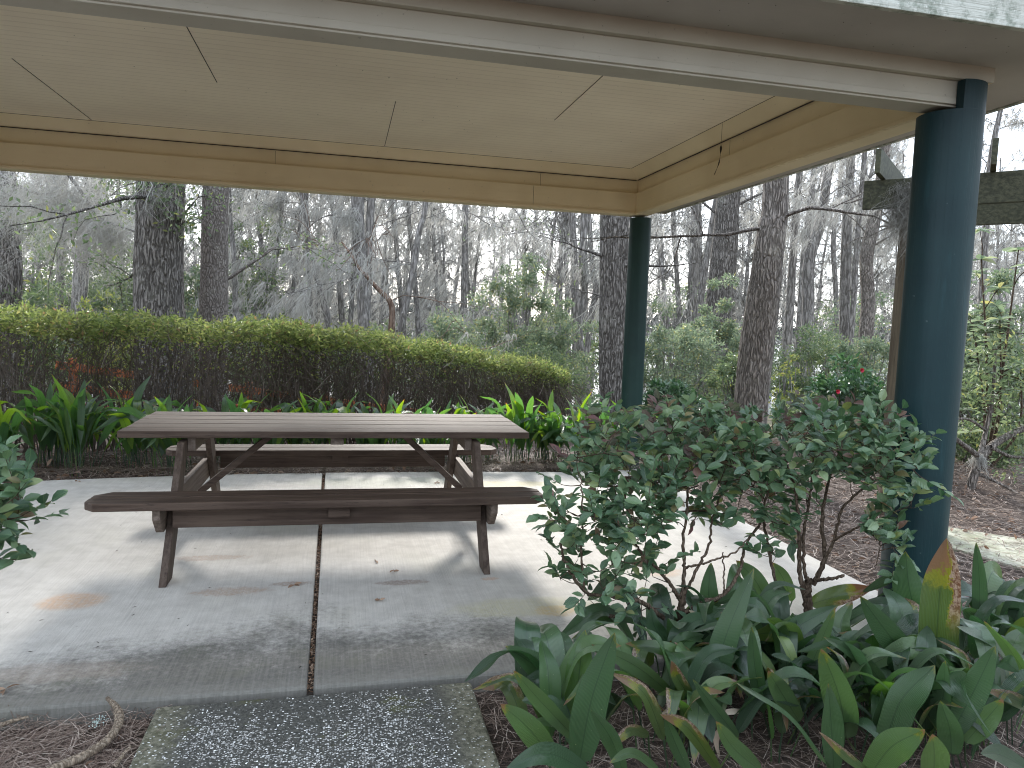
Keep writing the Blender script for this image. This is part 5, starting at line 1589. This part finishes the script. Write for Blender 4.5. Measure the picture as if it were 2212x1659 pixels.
P = np.stack([r.uniform(-2.4, 2.9, n), r.uniform(3.0, 6.9, n), np.full(n, .003)], -1)
mb = MB(); leaves(mb, P, rdir(n, r) * [1, 1, .02], np.tile([0, 0, 1.0], (n, 1)), r.uniform(.006, .03, n), .003, T_QUAD)
tag(mb.build('patio_crumbs', M['debris']), 'bits of twig and bark sprinkled over the patio', 'debris', None, 'stuff')
# fallen stick in the left bed
st = empty('fallen_branch', atz(250, 1570, -.03), 'bent bare stick lying on the pine needles left of the shell path', 'stick')
mb = MB()
P = [atz(x, y, z) for x, y, z in ((60, 1700, -.03), (120, 1660, -.025), (190, 1628, -.02), (238, 1592, -.01), (257, 1558, .0), (252, 1530, .015), (232, 1508, .02))]
p = smooth_path(P, 40)
tube(mb, p, np.interp(np.linspace(0, 1, 40), [0, .5, .75, 1], [.017, .014, .016, .007]) * (1 + .06 * np.sin(np.arange(40) * 1.3)), 12, cap=True)
mb.build('shaft', M['driftwood'], st, smooth=True)
r = np.random.default_rng(8)
Pl = atz(213, 1558, -.02) + r.normal(size=(70, 3)) * [.013, .016, .005]
mb = MB(); leaves(mb, Pl, rdir(70, r), rdir(70, r), .007, .005, T_QUAD); mb.build('lichen', M['lichen'], st)
for (x0, y0, x1, y1, rr_, lab) in ((-20, 1575, 62, 1548, .010, 'pale split stick at the left edge of the needle bed'), (245, 1660, 282, 1612, .009, 'short splintered stick beside the shell path edge')):
    mb = MB(); a_, b_ = atz(x0, y0, -.03), atz(x1, y1, -.02)
    tube(mb, smooth_path([a_, (a_ + b_) / 2 + [0, 0, .004], b_], 12), np.linspace(rr_, rr_ * .5, 12), 8, cap=True)
    tag(mb.build('broken_stick', M['driftwood'], smooth=True), lab, 'stick')
# bleached palm boot behind the table, and a leaf hanging on the bed's edge
mb = MB(); blade(mb, [atz(940, 1008, .03), atz(955, 1018, .05), atz(975, 1030, .02)], .07, (0, -.5, 1), rng, n=12, across=5, wave=.15)
tag(mb.build('bark_strip', M['litter_white'], smooth=True), 'bleached strip of bark at the back edge of the patio behind the table', 'bark')
# insect case hanging on a thread from the ceiling edge
ct = at(1620, 224, 5.2)
top_ = np.array([2.735, ct[1], 3.008])
mb = MB()
tube(mb, [top_, top_ - [0, 0, .16]], .0012, 4)
tube(mb, smooth_path([top_ - [0, 0, .16], top_ - [0, 0, .19], top_ - [0, 0, .23]], 8), [.001, .005, .008, .009, .008, .006, .003, .001], 6)
tube(mb, smooth_path([top_ - [0, 0, .23], top_ - [.01, 0, .30], top_ - [.04, 0, .38]], 8), [.001, .001, .003, .005, .003, .001, .002, .003], 5)
tag(mb.build('bagworm_case', M['debris']), 'dark insect case dangling on a thread from the ceiling corner', 'insect case')

# moss hanging on the pergola
mm = MB()
r = np.random.default_rng(71)
n = 1500
s_ = np.abs(r.normal(size=n)) * .16 + .22
P = np.stack([p0[0] + PD[0] * s_, p0[1] + PD[1] * s_ - .03, r.uniform(2.45, 2.76, n)], -1)
moss_strands(mm, P, r.uniform(.08, .5, n), slant=(0, 0, 0), w=.0014, r=r, seg=6, curl=.16)
for sc_ in (1.55, 1.72, 1.95):
    n = 260
    s_ = sc_ + r.normal(size=n) * .02
    P = np.stack([p0[0] + PD[0] * s_, p0[1] + PD[1] * s_ - .03, r.uniform(2.45, 2.55, n)], -1)
    moss_strands(mm, P, r.uniform(.15, .55, n), slant=(0, 0, 0), w=.0022, r=r, seg=6, curl=.10)
mm.build('hanging_moss', M['moss_grey'], per)
# moss veil in front of the oak and at upper left
def veil(label, pts, Y, n, L, w, slant, seed, spread=.25):
    r = np.random.default_rng(seed)
    P = np.array([at(x, y, Y) for x, y in pts])
    P = smooth_path(P, 60)
    P_ = P[r.integers(0, 60, n)] + r.normal(size=(n, 3)) * spread * [1, 1, .5]
    mb = MB()
    tube(mb, P, np.linspace(.03, .012, 60), 5)
    o_ = empty('mossy_bough', P[0], label, 'bough')
    mb.build('limb', M['bark_bg'], o_, smooth=True)
    mm = MB(); moss_strands(mm, P_, r.uniform(*L, n), slant=slant, w=w, r=r, seg=8, curl=.14); mm.build('hanging_moss', M['moss'], o_)
veil('bough carrying a long curtain of moss left of the oak', [(120, 340), (180, 420), (215, 470), (290, 500)], 11.8, 2000, (.2, 1.1), .0028, (-.35, 0, 0), 81, .22)
veil('thin bough with grey moss slanting across the oak trunk', [(400, 350), (370, 385), (330, 450)], 9.9, 900, (.04, .16), .0014, (-.6, 0, 0), 82, .06)
veil('mossy bough in the top left corner of the woods', [(-60, 330), (20, 390), (90, 420), (130, 400)], 12.2, 1100, (.1, .7), .0022, (-.4, 0, 0), 83, .35)
# far shore across the lake
r = np.random.default_rng(91)
n = 9000
a_ = r.uniform(-260, 330, n)
P = np.stack([a_, 300 + r.uniform(0, 30, n), -2 + r.random(n) ** 1.3 * (8 + 3 * np.sin(a_ * .05) + 2 * np.sin(a_ * .21))], -1)
mb = MB(); leaves(mb, P, rdir(n, r), rdir(n, r), r.uniform(2, 5, n), 2.2, T_QUAD)
tag(mb.build('far_shore_woods', M['far_shore']), 'low dark line of woods across the lake', 'woods', None, 'stuff')
